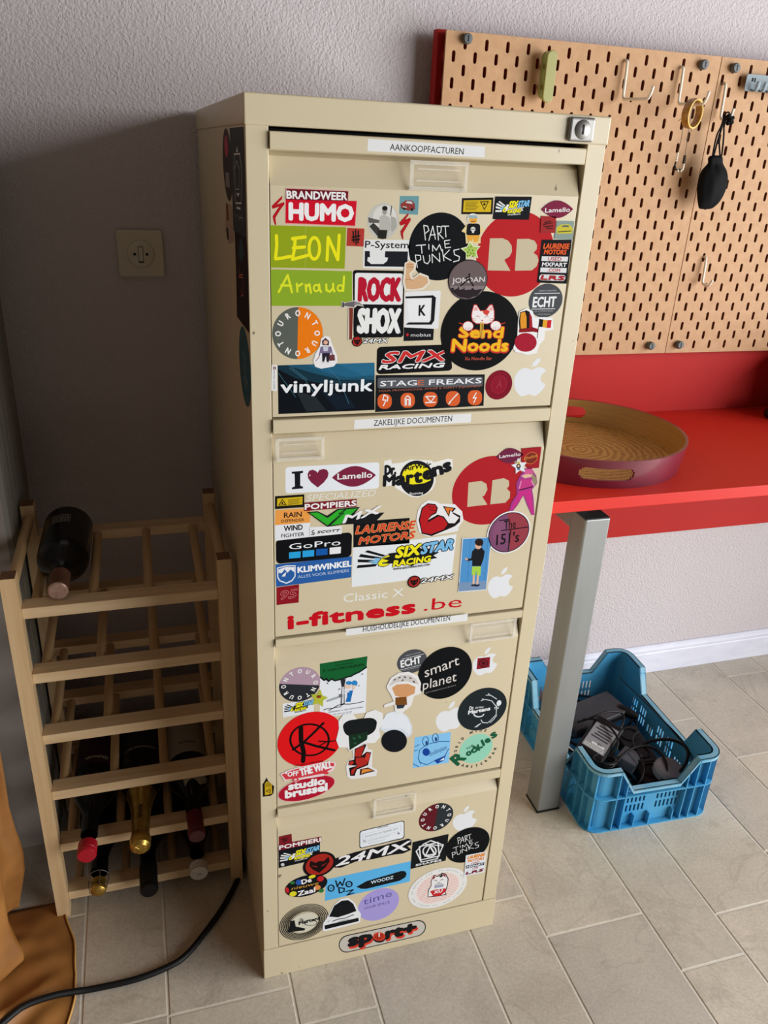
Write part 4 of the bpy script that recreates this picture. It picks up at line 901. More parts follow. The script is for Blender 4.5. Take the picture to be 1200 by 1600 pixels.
s = S('B', 'yellow laser warning sticker at the top of the top drawer', D1); s.poly([(307, 486), (491, 482), (486, 581), (302, 580)], '#1a1611').poly([(318, 499), (479, 496), (475, 567), (313, 567)], '#d6b41f').lines([[(326, 509+i*9), (405-(i % 3)*8, 509+i*9)] for i in range(6)], 3, '#3a3210', False).poly([(412, 505), (465, 503), (438, 558)], '#1a1611').poly([(420, 510), (457, 509), (438, 548)], '#d6b41f').ell(438, 522, 7, 7, '#1a1611')
s = S('B', 'black sticker with a blue and yellow racing logo, top drawer', D1, 1); s.poly([(502, 476), (716, 478), (698, 613), (487, 609)], '#14161a'); sixstar(s, [(502, 485), (705, 487), (692, 600), (498, 598)], True)
s = S('B', 'maroon leaf-shaped sticker with a white word, top drawer', D1, 2); s.lens(770, 552, 957, 550, 52, '#7d2340').text('Lamello', 792, 570, 937, 565, 27, '#eceae8', .02)
s = S('B', 'die-cut sticker of a child in a cap and a black skull shirt', D1, 1); s.ell(370, 605, 33, 30, '#e3e0d8').poly([(335, 640), (405, 640), (440, 680), (415, 690), (415, 750), (330, 752), (325, 690), (303, 680)], '#e6cf95').ell(372, 612, 25, 22, '#e8a83f').poly([(340, 600), (350, 586), (390, 586), (402, 602), (368, 606)], '#9db4b6').rr([(336, 635), (412, 635), (414, 705), (330, 705)], (.25, .2), '#15161a').ell(371, 668, 14, 14, '#dedcd6').box(365, 678, 377, 690, '#dedcd6').ell(365, 668, 3.5, 4, '#15161a').ell(377, 668, 3.5, 4, '#15161a').poly([(335, 703), (410, 703), (400, 740), (378, 745), (370, 720), (360, 745), (340, 740)], '#e8a83f').line([(360, 622), (384, 622)], 5, '#8c2b1e')
s = S('B', 'pale green star sticker below the skull shirt child', D1, 2); s.poly(star(358, 792, 62, .52, 97), '#dfe6c0').poly(star(358, 794, 50, .55, 97), '#a9c45a').lines([[(340+dx, 770+dy), (341+dx, 771+dy)] for dx, dy in ((0, 5), (18, 0), (8, 18), (28, 20), (0, 32), (18, 38), (34, 40), (-4, 52), (10, 52), (30, 55))], 8, '#5b7a26')
s = S('Z', 'large red round sticker with two letters cut out, top drawer', D1); s.metric(805.5, 398, 59.5, 0, 68).ell(0, 0, 1, 1, '#b92025', 64).crop()
def RBl(s, bg=BG):
    s.poly([(765.5, 372.5), (785, 372.2), (794, 376), (799.5, 384), (800, 393), (796, 401), (788, 406), (797.5, 423.2), (762, 422.5)], bg)
    s.poly([(808, 373.5), (826, 373.2), (835, 376), (839, 382.5), (838.5, 389.5), (833.5, 395), (839.5, 399.5), (841.5, 407), (838.5, 416), (831, 422.5), (804.5, 423)], bg); return s
RBl(s)
s = S('B', 'small dark red square sticker with a black mark, overlapping the large red circle, top drawer', D1, 2); s.poly([(769, 590), (858, 594), (850, 690), (765, 690)], '#a12b2c').lines([[(780, 640), (835, 630)], [(785, 652), (838, 648)], [(790, 628), (825, 622)], [(800, 660), (836, 665)]], 7, '#4a1418')
s = S('B', 'small teal square sticker with a yellow car', D1, 2); s.poly([(861, 619), (963, 621), (953, 729), (846, 725)], '#8a9c94').poly([(858, 660), (885, 640), (930, 638), (955, 660), (950, 692), (862, 695)], '#c9bd3c').poly([(885, 655), (900, 645), (928, 645), (935, 656)], '#5d6860').line([(868, 683), (945, 678)], 5, '#3a3c2c')
s = S('Z', 'tall narrow black sticker with orange, red and white lettering, right edge of the top drawer', D1, 1); s.quad((846.5, 374.5), (893.5, 374.5), (885, 443.3), (839, 441.5)).poly([(0, 0), (1, 0), (1, 1), (0, 1)], '#131316').otext('LAURENSE', .08, .20, .92, .20, .12, '#e8622c', '#7a1f12', .03, .05, .1).otext('MOTORS', .12, .33, .85, .33, .11, '#e8622c', '#7a1f12', .03, .05, .1)
s.poly([(.06, .38), (.94, .38), (.94, .49), (.06, .49)], '#dcdcdc').text('USED', .28, .475, .72, .475, .08, '#b3262c', .03).text('MXPART', .10, .61, .92, .61, .095, '#e4e4e4', .04).poly([(.06, .64), (.94, .64), (.94, .75), (.06, .75)], '#dcdcdc').text('.COM', .3, .735, .72, .735, .08, '#b3262c', .03).rr([(.06, .80), (.94, .80), (.92, .94), (.04, .94)], (.1, .4), '#d9d2d2').otext('LRS', .1, .92, .88, .92, .1, '#b31f2c', '#15161a', .05, .04, .3)
s = S('C', 'black and white sticker with tall red letters over tall white letters', D1); s.rr([(678, 57), (1066, 63), (1057, 561), (683, 566)], (.06, .04), '#101114').rr([(694, 78), (1058, 84), (1050, 318), (692, 313)], (.05, .08), '#e8e8e6').text('ROCK', 724, 284, 1030, 284, 170, '#b8142f', .05).text('SHOX', 718, 522, 1024, 522, 176, '#ecece9', .05).ell(1030, 524, 6, 6, '#c8c8c8')
s = S('C', 'sticker of a claw hammer with a red-brown handle', D1, 1); s.poly([(645, 335), (685, 335), (676, 582), (645, 585), (640, 560)], '#d8cdbf').poly([(650, 338), (680, 338), (672, 578), (650, 580)], '#7d3427').poly([(592, 292), (625, 300), (690, 284), (735, 296), (762, 332), (742, 328), (712, 322), (690, 342), (630, 336), (596, 342)], '#d9d2c6').poly([(598, 298), (612, 298), (614, 336), (598, 336)], '#4a4649').poly([(614, 306), (640, 300), (690, 290), (690, 336), (640, 330), (614, 326)], '#6b6468').poly([(690, 290), (730, 302), (755, 328), (722, 315), (690, 322)], '#8a8488')
s = S('C', 'tiny red round devil emblem with white lettering, below the hammer sticker', D1, 1); devil(s, 710, 592, 39); s.otext('24MX', 752, 604, 936, 602, 34, '#e8e8e6', '#15161a', .03, .09, .35)
s = S('Z', 'white square sticker with a black framed letter K', D1); s.rr([(632.5, 456), (689, 453.8), (685, 514), (631.2, 511.5)], (.05, .05), '#e6e6e6').poly([(631, 511.5), (678, 513.8), (676.8, 531.5), (630.5, 533)], '#15161a').fr('D').poly([(-32, 292), (170, 283), (190, 300), (178, 465), (158, 495), (-30, 495), (-10, 480), (0, 478), (140, 478), (152, 462), (160, 302), (-28, 306)], '#15161a').poly([(-24, 306), (-10, 308), (0, 478), (-12, 480), (-34, 492)], '#e6e6e6')
s.poly([(-20, 312), (150, 308), (142, 462), (5, 470), (-6, 452)], '#ececec').text('K', 66, 430, 112, 428, 78, '#15161a', .03).text('mobius', 8, 582, 152, 580, 26, '#e3e3e3', .0).ell(-16, 568, 10, 11, '#c3202f')
s = S('Z', 'sticker of a flexed bare arm', D1, 2); s.poly([(632, 411), (640, 406), (650, 411), (649, 422), (642, 428), (645, 434), (656, 426), (669, 431), (672, 442), (662, 452), (645, 455), (632, 454), (629, 440), (631, 424)], '#e5ddcc').poly([(634, 412), (640, 408.5), (647, 412), (646, 421), (639, 427), (643, 438), (655, 429.5), (667, 433), (669, 441), (660, 449.5), (645, 452), (634.5, 451), (632, 440), (634, 425)], '#d6ac82').line([(634, 437), (641, 436), (645, 438)], 1, '#a8764f').lines([[(636, 413), (645, 413)], [(636, 417), (646, 417)]], .9, '#a8764f')
s = S('D', 'round grey-brown sticker with a white word over a city skyline', D1, 2); s.metric(420, 172, 140, 0, 146).ell(0, 0, 1, 1, '#2c2628', 48).ell(0, 0, .96, .96, '#6b5c5c', 48).poly([(-.9, -.3), (.9, -.3), (.75, -.6), (.4, -.88), (0, -.95), (-.4, -.88), (-.75, -.6)], '#847677').poly([(-.85, -.42), (-.7, -.38), (-.68, -.5), (-.5, -.42), (-.45, -.28), (-.4, -.5), (-.2, -.45), (-.18, -.3), (-.12, -.5), (.2, -.48), (.25, -.38), (.4, -.5), (.8, -.45), (.55, -.78), (.1, -.94), (-.4, -.86), (-.75, -.6)], '#2a2225')
s.text('JORDAN', -.80, -.16, .86, -.08, .26, '#dcd6d4', .01).lines([[(-.35, -.3), (-.12, -.1), (.05, .05), (.05, .22)], [(.05, .05), (.3, -.3)], [(.05, .15), (-.15, .08)]], .07, '#191417').ell(.04, .28, .05, .05, '#191417')
s = S('D', 'large black round sticker with a cat slurping noodles over yellow lettering', D1, 1); s.metric(510, 545, 277, 0, 290).ell(0, 0, 1, 1, '#0b0b0d', 64).crop()
s.otext('Send', 355, 585, 668, 588, 78, '#f0b81e', '#c9382b', .045, .055).otext('Noods', 302, 690, 705, 690, 88, '#c9382b', '#c9382b', .05, .05).text('Noods', 304, 684, 703, 684, 88, '#f2bc22', .045)
s.poly([(448, 395), (462, 348), (482, 348), (510, 392), (545, 390), (575, 350), (596, 346), (612, 395), (612, 450), (600, 478), (560, 492), (480, 490), (450, 470), (442, 430)], '#c5413c').poly([(453, 400), (465, 356), (480, 355), (508, 398), (548, 396), (578, 358), (593, 354), (606, 398), (606, 448), (595, 472), (560, 486), (480, 484), (456, 466), (448, 430)], '#f1e9e6').poly([(462, 395), (468, 366), (478, 364), (495, 390)], '#e9a9a0').poly([(565, 390), (583, 366), (592, 364), (598, 395)], '#e9a9a0').poly([(525, 398), (560, 388), (578, 400), (560, 428), (535, 418)], '#d34434')
s.lines([[(478, 438), (492, 430), (504, 444)], [(540, 444), (552, 430), (568, 438)], [(455, 450), (475, 455)], [(455, 468), (475, 466)], [(575, 455), (600, 448)], [(575, 466), (600, 466)]], 3, '#a5362f').poly([(514, 460), (530, 460), (522, 470)], '#d34434').ell(420, 505, 40, 36, '#c5413c').ell(420, 505, 36, 32, '#f1e9e6').ell(620, 502, 40, 36, '#c5413c').ell(620, 502, 36, 32, '#f1e9e6').lines([[(404, 515), (404, 530)], [(420, 515), (420, 533)], [(436, 515), (436, 530)], [(604, 510), (604, 528)], [(620, 510), (620, 530)], [(636, 510), (636, 528)]], 3, '#a5362f').lines([[(510+i*10, 478), (508+i*10, 540), (514+i*10, 590)] for i in range(3)], 5, '#f0c04a').lines([[(355, 482), (385, 492)], [(655, 490), (688, 480)]], 6, '#c9382b').text('Xu Noodle Bar', 395, 750, 592, 748, 24, '#c95a45', .01)
s = S('D', 'grey round sticker with bold white capitals, top drawer', D1); s.metric(981, 322, 121, 0, 122).ell(0, 0, 1, 1, '#4b4d50', 48).text('ECHT', -.72, -.38, .62, -.35, .62, '#e9e9e9', .03).lines([[(-.7, .42), (.8, .44)], [(-.78, -.50), (.62, -.48)]], .035, '#e0e0e0', False).text('ENRICO CHANTELE', -.45, .54, .55, .56, .08, '#c8c8c8').text('HUIS & TIMMERWERKEN', -.6, -.66, .5, -.64, .07, '#b8b8b8').text('+32 472 00 00 00', -.35, -.84, .35, -.84, .07, '#b8b8b8')
s = S('D', 'white die-cut sticker with a striped cap, a red ball and a Belgian flag', D1, 2); s.poly([(790, 400), (840, 375), (885, 395), (900, 440), (925, 440), (1030, 440), (1035, 530), (975, 540), (970, 600), (935, 640), (915, 700), (850, 712), (760, 690), (745, 665), (775, 580), (780, 470)], '#ecebe9').poly([(795, 405), (840, 390), (862, 400), (880, 440), (885, 512), (790, 530), (785, 470)], '#17130f').poly([(800, 410), (830, 400), (842, 440), (842, 518), (800, 524), (796, 470)], '#e0952a').poly([(862, 405), (880, 440), (885, 512), (862, 515)], '#a51a25').poly([(785, 530), (885, 512), (925, 525), (925, 552), (890, 545), (788, 552)], '#8a1420').ell(835, 622, 80, 68, '#a51a30').poly([(932, 452), (962, 458), (956, 512), (930, 510)], '#141210').poly([(962, 458), (992, 462), (986, 518), (956, 512)], '#e0a32a').poly([(992, 462), (1022, 460), (1016, 518), (986, 518)], '#c5212b').line([(936, 455), (918, 590)], 5, '#2a1712')
apple('D', 872, 888, 132, 128, 'large white apple-shaped logo sticker, lower right of the top drawer', D1)
s = S('D', 'dark red wax seal sticker', D1); s.metric(643, 930, 96, 0, 106).ell(0, 0, 1, 1, '#7d0f25', 40).ell(-.03, .04, .8, .8, '#8f1229', 40).loop(0, .02, .72, .72, .04, '#5f0a1b', 36).ring('BUURTFEEST BUURTFEEST', 100, 17, .56, .13, '#a83a4e').lines([[(-.15, -.2), (.05, .25), (.2, -.2)], [(-.1, 0), (.15, 0)], [(0, .3), (.1, .38)]], .05, '#a83a4e')
def tour(fr, cx, cy, rx, ry, c1, c2, rot, off, label, d, lv=0):
    s = S(fr, label, d, lv); s.metric(cx, cy, rx, rot, ry).ell(0, 0, 1, 1, c1, 56).ell(0, 0, .998, .998, c2, 28, -90, 90); s.metric(cx, cy, rx, 0, ry).ring('ONTOURONTOUR', 90+off, 30, .78, .23, '#eeece8', .035); return s
tour('C', 265, 533, 188, 198, '#5c6158', '#ef7d12', -1, 0, 'round grey and orange sticker with white letters around its edge', D1)
s = S('C', 'white die-cut sticker of a toy woman carrying a bag', D1, 1); s.poly([(440, 570), (470, 548), (505, 560), (525, 620), (560, 700), (562, 745), (535, 780), (440, 797), (395, 782), (380, 740), (400, 680), (430, 630)], '#eceaea').poly([(445, 590), (472, 565), (500, 590), (498, 622), (450, 620)], '#4d3236').ell(474, 600, 16, 16, '#e0b398').poly([(440, 630), (510, 630), (515, 680), (435, 680)], '#7a6d8e').poly([(455, 632), (495, 632), (490, 665), (458, 665)], '#c9cbd8').poly([(447, 680), (508, 680), (498, 745), (482, 745), (476, 700), (462, 745), (448, 742)], '#23222e').lines([[(440, 635), (428, 695)], [(512, 635), (525, 690)]], 9, '#7a6d8e').poly([(498, 695), (540, 690), (545, 735), (502, 738)], '#6b3a3c').line([(400, 740), (430, 700)], 4, '#8a4a4a').lines([[(445, 750), (465, 750)], [(483, 750), (502, 750)]], 8, '#d4c9c9')
s = S('C', 'narrow white strip with a tiny red cross square', D1); s.poly([(70, 768), (112, 770), (110, 966), (67, 962)], '#e6e6e4').box(80, 783, 101, 803, '#7d1a26').box(89, 787, 92, 799, '#e6e6e4').box(84, 791, 97, 795, '#e6e6e4').text('swiss made', 84, 812, 84, 950, 13, '#5d5a58')
s = S('C', 'blue and black rectangular sticker with a long white lower-case word', D1); s.poly([(114, 772), (841, 752), (842, 1107), (120, 1138)], '#0b1118')
for q, cc in (([(114, 772), (841, 752), (842, 900), (700, 930), (400, 900), (250, 870), (116, 800)], '#14323f'), ([(170, 770), (841, 752), (842, 880), (600, 880), (420, 840)], '#1d526b'), ([(330, 766), (841, 752), (842, 850), (640, 860), (480, 830)], '#216080'), ([(560, 760), (841, 752), (842, 830), (760, 850)], '#28698b'), ([(250, 960), (400, 1010), (480, 1110), (330, 1120)], '#222a2e'), ([(430, 960), (640, 1000), (700, 1090), (560, 1105)], '#101d29')): s.poly(q, cc)
s.lines([[(200, 790), (320, 880), (400, 1000)], [(215, 785), (340, 880)], [(470, 770), (570, 870), (650, 1060)], [(120, 830), (250, 1010)]], 3, '#4a7d92', False).text('vinyljunk', 138, 976, 822, 962, 92, '#eef0f2', .03)
s = S('Z', 'black sticker with slanted red letters over slanted white letters', D1); s.rr([(589, 542), (703, 538), (707, 579), (588, 585)], (.06, .15), '#0f0f11').otext('SMX', 596, 567, 694, 563, 17, '#cc2f2c', '#e6e6e6', .04, .04, .55).text('RACING', 592, 577.5, 692, 573.5, 7, '#ededed', .06, .55)
s = S('Z', 'black sticker with white capitals over five orange icons', D1); s.poly([(587, 586), (757.5, 585), (755.5, 634), (586, 644)], '#17181b').rr([(590, 590.5), (755, 588.5), (754, 603), (590, 607)], (.02, .2), '#5a5c60').text('STAG', 594, 603.5, 651, 602, 8.5, '#eceef0', .015).text('E', 652.5, 602, 662, 601.8, 8.5, '#c96a4e', .015).text('FREAKS', 670, 601.5, 752, 598.5, 8.5, '#eceef0', .015).text('YOUR PROFESSIONAL STAGE & SAFETY EQUIPMENT', 591, 612.5, 753.5, 604.5, 3, '#b5664f')
for (x, y), k in zip(((601, 627), (637, 625.5), (672.5, 624), (707.7, 622.8), (742, 621.3)), range(5)): s.rr([(x-11.2, y-11.5), (x+11.2, y-11.8), (x+11, y+11.5), (x-11, y+11.8)], (.4, .4), '#d9602e')
s.lines([[(599, 634), (603, 625), (598, 625), (600, 617), (606, 620), (605, 627)], [(633, 633), (633, 622), (637, 618), (641, 622), (641, 633)], [(635, 633), (635, 624), (639, 624), (639, 633)], [(665, 619.5), (680, 619)], [(665, 629), (680, 628.5)], [(666, 620), (673, 628), (679, 620)], [(702, 629), (713, 617)], [(701, 631), (704, 628)], [(711, 619), (715, 615)], [(744, 614), (739, 622), (744, 621), (740, 629)]], 1.6, '#f2efec')
# ---- second drawer
s = S('E', 'long white sticker with a black I, a maroon heart and a maroon leaf shape', D2); s.rr([(142, 491), (943, 448), (937, 673), (142, 715)], (.03, .12), '#e9ecf0')
s.poly([(195, 530), (292, 521), (292, 538), (268, 545), (268, 648), (292, 656), (290, 672), (197, 680), (197, 664), (222, 655), (220, 548), (195, 545)], '#15161b')
s.poly([(417, 664), (360, 620), (335, 585), (330, 550), (345, 520), (375, 512), (405, 525), (415, 540), (430, 515), (465, 505), (495, 512), (509, 540), (503, 575), (470, 620)], '#7d2340').ell(350, 560, 5, 8, '#e9c9d0').lens(538, 580, 914, 558, 88, '#7d2340').text('Lamello', 585, 595, 880, 577, 50, '#eceaea', .025)
s = S('E', 'thin white slanted lettering under the long white heart sticker', D2); s.text('SPECIALIZED', 318, 782, 905, 735, 58, '#e4e2da', .0, .25)
s = S('F', 'die-cut black and yellow round sticker with black lettering across it, second drawer', D2); s.poly([(-155, 420), (-100, 405), (-90, 440), (0, 430), (60, 405), (230, 415), (250, 430), (360, 400), (400, 405), (405, 475), (262, 540), (265, 590), (240, 650), (190, 690), (120, 715), (60, 710), (0, 675), (-60, 640), (-75, 618), (-160, 625)], '#eceae4').ell(110, 560, 140, 145, '#17181b').ell(110, 545, 118, 100, '#f0e31d').poly([(0, 598), (80, 610), (170, 600), (238, 570), (215, 620), (150, 648), (70, 645)], '#17181b')
s.text('Dr.', -148, 532, -62, 524, 78, '#17181b', .06).text('AirWair', 12, 500, 225, 468, 46, '#17181b', .03, .1)
for ch, x0, y0, x1, y1 in (('M', -160, 622, -72, 616), ('a', -58, 613, 16, 606), ('r', 30, 604, 76, 599), ('t', 92, 595, 150, 586), ('e', 168, 572, 236, 556), ('n', 250, 542, 324, 520), ('s', 336, 508, 390, 492)): s.text(ch, x0, y0, x1, y1, 88 if ch == 'M' else 104, '#17181b', .06)
s.text('Bouncing', 52, 694, 160, 686, 20, '#e8e8e8', .01)
s = S('Z', 'large red round sticker with two letters cut out, second drawer', D2); s.metric(763.5, 767, 55, 0, 54).ell(0, 0, 1, 1, '#b01f26', 64).crop()
s.poly([(732, 754), (752, 751.5), (760, 756), (761.5, 765), (757, 774), (753.5, 776), (761.5, 788.5), (730, 792)], BG).poly([(769.5, 750.5), (787, 747), (795, 751), (795.5, 759), (792, 763.5), (797, 768.5), (796.5, 778), (789.5, 785.5), (766, 788)], BG)
s = S('F', 'maroon oval sticker overlapping the large red circle, second drawer', D2, 1); s.lens(758, 385, 978, 365, 62, '#6f2240').text('Lamello', 782, 395, 955, 374, 27, '#e6dcdc', .02)
s = S('F', 'red square sticker with a small orange round badge, second drawer', D2, 1); s.poly([(963, 316), (1127, 302), (1105, 474), (1015, 482), (960, 420)], '#9f1f26').metric(1042, 395, 54).ell(0, 0, 1, .9, '#c25a33').ell(0, 0, .86, .76, '#7a2a1d').crop().text('Dolce', 985, 412, 1092, 382, 24, '#d98b3f', .02, .2)
s = S('F', 'small white star-shaped sticker over the red circle', D2, 2); s.poly(star(945, 460, 68, .5, 100), '#e2e2e6').poly(star(938, 432, 18, .5), '#c9b23c').ell(938, 460, 18, 20, '#2a2c38').ell(938, 458, 9, 10, '#d9b08a').box(928, 478, 950, 492, '#5b6a8f')
s = S('F', 'die-cut pink and purple standing figure sticker', D2, 1); s.poly([(990, 480), (1045, 475), (1085, 540), (1092, 600), (1050, 650), (1062, 720), (1070, 860), (1045, 858), (1010, 780), (980, 700), (940, 760), (895, 825), (862, 825), (880, 760), (925, 690), (920, 600), (950, 540)], '#a03a86').poly([(1040, 500), (1085, 560), (1088, 600), (1060, 620)], '#8f8a66').poly([(960, 540), (1000, 520), (1050, 530), (1045, 548), (990, 560)], '#e0b49a').poly([(955, 570), (1050, 565), (1045, 640), (945, 650)], '#c23a80').poly([(950, 660), (1040, 650), (1060, 850), (1048, 850), (985, 690), (890, 810), (870, 815)], '#c72f83').line([(950, 655), (1060, 625)], 9, '#4a1232').poly([(985, 500), (1005, 482), (1050, 485), (1060, 520), (990, 528)], '#d0588f').lines([[(960, 585), (945, 640)], [(1045, 580), (1065, 620)]], 10, '#e08ab4')
s = S('E', 'yellow laser warning sticker at the left of the second drawer', D2); s.poly([(53, 738), (303, 722), (302, 832), (52, 848)], '#1a1611').poly([(72, 758), (288, 742), (286, 808), (70, 824)], '#d6b41f').poly([(80, 818), (115, 760), (152, 812)], '#1a1611').poly([(93, 811), (115, 773), (139, 807)], '#d6b41f').ell(115, 797, 9, 9, '#1a1611').lines([[(165, 768+i*8.5), (275-(i % 3)*12, 760+i*8.5)] for i in range(6)], 3, '#3a3210', False)
s = S('E', 'maroon sticker reading POMPIERS, second drawer', D2, 1); s.poly([(304, 793), (749, 760), (746, 828), (302, 864)], '#7d1626').text('POMPIERS', 308, 852, 742, 818, 48, '#efedea', .04)
s = S('E', 'orange over white sticker with small black capitals, left edge of the second drawer', D2); s.poly([(58, 858), (308, 842), (352, 862), (352, 965), (52, 985)], '#efa04b').text('RAIN', 130, 922, 280, 912, 46, '#17181b', .02).text('DEFENDER', 106, 963, 302, 950, 26, '#2a2420', .01).poly([(52, 985), (352, 963), (350, 1085), (52, 1118)], '#e8e9eb').text('WIND', 130, 1036, 288, 1022, 46, '#17181b', .03)
s.fr('G').text('FIGHTER', 106, 110, 302, 93, 32, '#17181b', .01)
s = S('E', 'green tick-shaped sticker with white letters and black outline', D2, 2); s.poly([(325, 872), (420, 866), (500, 905), (590, 845), (775, 828), (715, 905), (985, 875), (900, 962), (610, 980), (500, 998)], '#17181b').poly([(345, 878), (415, 874), (500, 922), (590, 855), (650, 850), (500, 985)], '#2fae2c').poly([(660, 848), (755, 840), (615, 972), (520, 985)], '#2fae2c').line([(520, 985), (640, 880), (595, 885), (650, 850)], 6, '#17181b').text('MX', 630, 965, 935, 880, 60, '#eceaea', .05, .6)
s = S('E', 'small white sticker with black slanted capitals, second drawer', D2, 1); s.poly([(350, 1000), (622, 992), (620, 1058), (348, 1084)], '#e9e9ea').fr('G').lines([[(385, 45), (368, 55), (372, 70), (388, 68), (385, 82), (362, 82)]], 7, '#17181b').text('SCOTT', 410, 72, 600, 55, 20, '#17181b', .06, .5)
s = S('G', 'black rounded sticker with four blue and white squares', D2); s.rr([(60, 125), (710, 62), (704, 272), (62, 334)], (.06, .18), '#0e0f12').text('GoPro', 172, 212, 612, 172, 52, '#eef0f2', .0)
for q, cc in (([(172, 235), (272, 226), (270, 280), (172, 288)], '#2ba3df'), ([(288, 222), (387, 213), (386, 268), (288, 277)], '#2ba3df'), ([(404, 208), (501, 200), (500, 255), (403, 263)], '#1459a8'), ([(518, 196), (615, 186), (613, 243), (518, 252)], '#eceaea')): s.poly(q, cc)
s = S('G', 'blue sticker with a white mountain shield', D2); s.poly([(56, 338), (707, 268), (702, 448), (62, 530)], '#2a5fa5').poly([(70, 365), (150, 345), (228, 345), (228, 440), (200, 480), (150, 503), (90, 480), (72, 450)], '#e9ecf0').poly([(80, 372), (150, 354), (219, 354), (219, 438), (195, 470), (150, 492), (97, 472), (81, 445)], '#2a5fa5').poly([(83, 380), (150, 358), (217, 360), (217, 405), (185, 380), (160, 408), (135, 378), (110, 412), (83, 410)], '#e9ecf0').poly([(120, 425), (150, 400), (140, 440), (110, 440)], '#e9ecf0')
s.text('KLIMWINKEL', 248, 408, 702, 352, 50, '#f0f2f4', .045).text('ALLES VOOR KLIMMERS', 248, 456, 684, 400, 26, '#b9cbe3', .005)
s = S('E', 'black sticker with two lines of orange-red lettering, second drawer', D2); s.poly([(722, 958), (1200, 922), (1199, 1140), (720, 1175)], '#121214').fr('G').otext('LAURENSE', 740, 78, 1235, 30, 68, '#d5442a', '#e9b06a', .03, .03, .25).otext('MOTORS', 765, 168, 1235, 112, 62, '#d5442a', '#e9b06a', .03, .03, .25)
s = S('G', 'white sticker with a large yellow and blue racing logo, second drawer', D2); s.poly([(716, 195), (1600, 80), (1560, 425), (706, 532)], '#e6e9ea'); sixstar(s, [(740, 190), (1580, 90), (1560, 370), (740, 440)], False)
s = S('F', 'die-cut sticker of a red devil arm with an arrow tail', D2, 1); s.poly([(150, 770), (200, 738), (265, 745), (300, 765), (420, 770), (480, 830), (490, 900), (450, 960), (445, 990), (330, 1010), (200, 1035), (130, 1000), (105, 900), (120, 820)], '#e9e7e6').poly([(150, 800), (200, 762), (262, 770), (282, 800), (270, 845), (230, 865), (200, 900), (280, 855), (330, 870), (370, 925), (420, 925), (455, 880), (400, 845), (405, 835), (465, 865), (462, 915), (420, 950), (340, 985), (230, 1030), (150, 1010), (125, 900)], '#1f1014').poly([(158, 805), (200, 772), (258, 778), (272, 802), (262, 838), (222, 858), (195, 922), (290, 868), (325, 880), (362, 932), (330, 975), (225, 1015), (155, 1000), (135, 900)], '#b81c22').poly([(322, 785), (430, 802), (400, 838), (385, 820), (372, 875)], '#1f1014').poly([(338, 795), (412, 806), (392, 828), (378, 812), (368, 856)], '#e2762c').lines([[(205, 790), (250, 800)], [(215, 815), (262, 822)]], 5, '#5a0f14')
s = S('F', 'round purple-red sticker with thin black lettering and lines', D2, 2); s.metric(860, 1000, 172, 0, 172).ell(0, 0, 1, 1, '#e8e4e6', 56).ell(0, 0, .94, .94, '#1b1218', 56).ell(0, 0, .9, .9, '#7c4a6b', 56).ell(0, 0, .9, .9, '#963c46', 28, -80, 100).ell(-.45, .1, .3, .5, '#87506f', 24).lines([[(-.35, .12), (.85, .18)], [(-.5, .6), (-.05, .62)], [(.07, .1), (.07, -.85)]], .05, '#1b1218').text('The', -.25, .17, .28, .20, .42, '#1b1218', .01).text("151's", -.52, -.55, .52, -.48, .52, '#1b1218', .015)
s = S('H', 'photo print of a boy in a black jacket and lime shorts against blue doors', D2, 2); s.poly([(480, 108), (719, 98), (677, 530), (447, 548)], '#dfe5ea').poly([(487, 113), (714, 103), (673, 524), (452, 542)], '#4f92c9').poly([(452, 470), (680, 455), (673, 524), (452, 542)], '#7a93b4').lines([[(550, 110), (520, 470)], [(690, 110), (660, 450)], [(530, 400), (665, 392)]], 4, '#3c7cb4', False).poly([(575, 195), (640, 185), (663, 215), (655, 270), (632, 335), (560, 335), (562, 280)], '#1a1c20').line([(570, 215), (560, 280), (520, 285)], 18, '#1a1c20').line([(520, 283), (508, 272)], 12, '#e0ad8e').poly([(560, 338), (633, 336), (628, 412), (598, 412), (594, 370), (585, 412), (556, 408)], '#a8cf4a').lines([[(574, 415), (572, 475)], [(608, 415), (602, 475)]], 16, '#d9b69a').lines([[(560, 492), (585, 488)], [(590, 495), (615, 490)]], 14, '#23262c').ell(610, 165, 26, 32, '#dcae92').ell(618, 140, 34, 30, '#2a1a17').poly([(585, 145), (650, 140), (640, 180), (632, 160), (590, 162)], '#2a1a17')
apple('H', 795, 485, 116, 112, 'white apple-shaped logo sticker, right side of the second drawer', D2, 0, 4)
s = S('H', 'small red round devil emblem with white lettering, second drawer', D2, 2); devil(s, 88, 462, 52); s.otext('24MX', 140, 474, 402, 438, 36, '#e8e8e6', '#15161a', .03, .09, .35)
s = S('G', 'dark red square sticker with outlined number 95', D2); s.poly([(65, 534), (258, 507), (255, 662), (66, 684)], '#8f1622').otext('95', 88, 640, 225, 620, 76, '#8f1622', '#d98a8c', .0, .03, .3)
s = S('G', 'thin white lettering above the large red lettering', D2); s.text('Classic X', 635, 662, 1148, 605, 72, '#e8e8e4', .0)
s = S('G', 'large red lettering along the bottom of the second drawer', D2); s.text('i-fitness', 168, 885, 1242, 745, 112, '#c8101f', .055).fr('H').text('.be', 165, 702, 475, 668, 98, '#c8101f', .0)
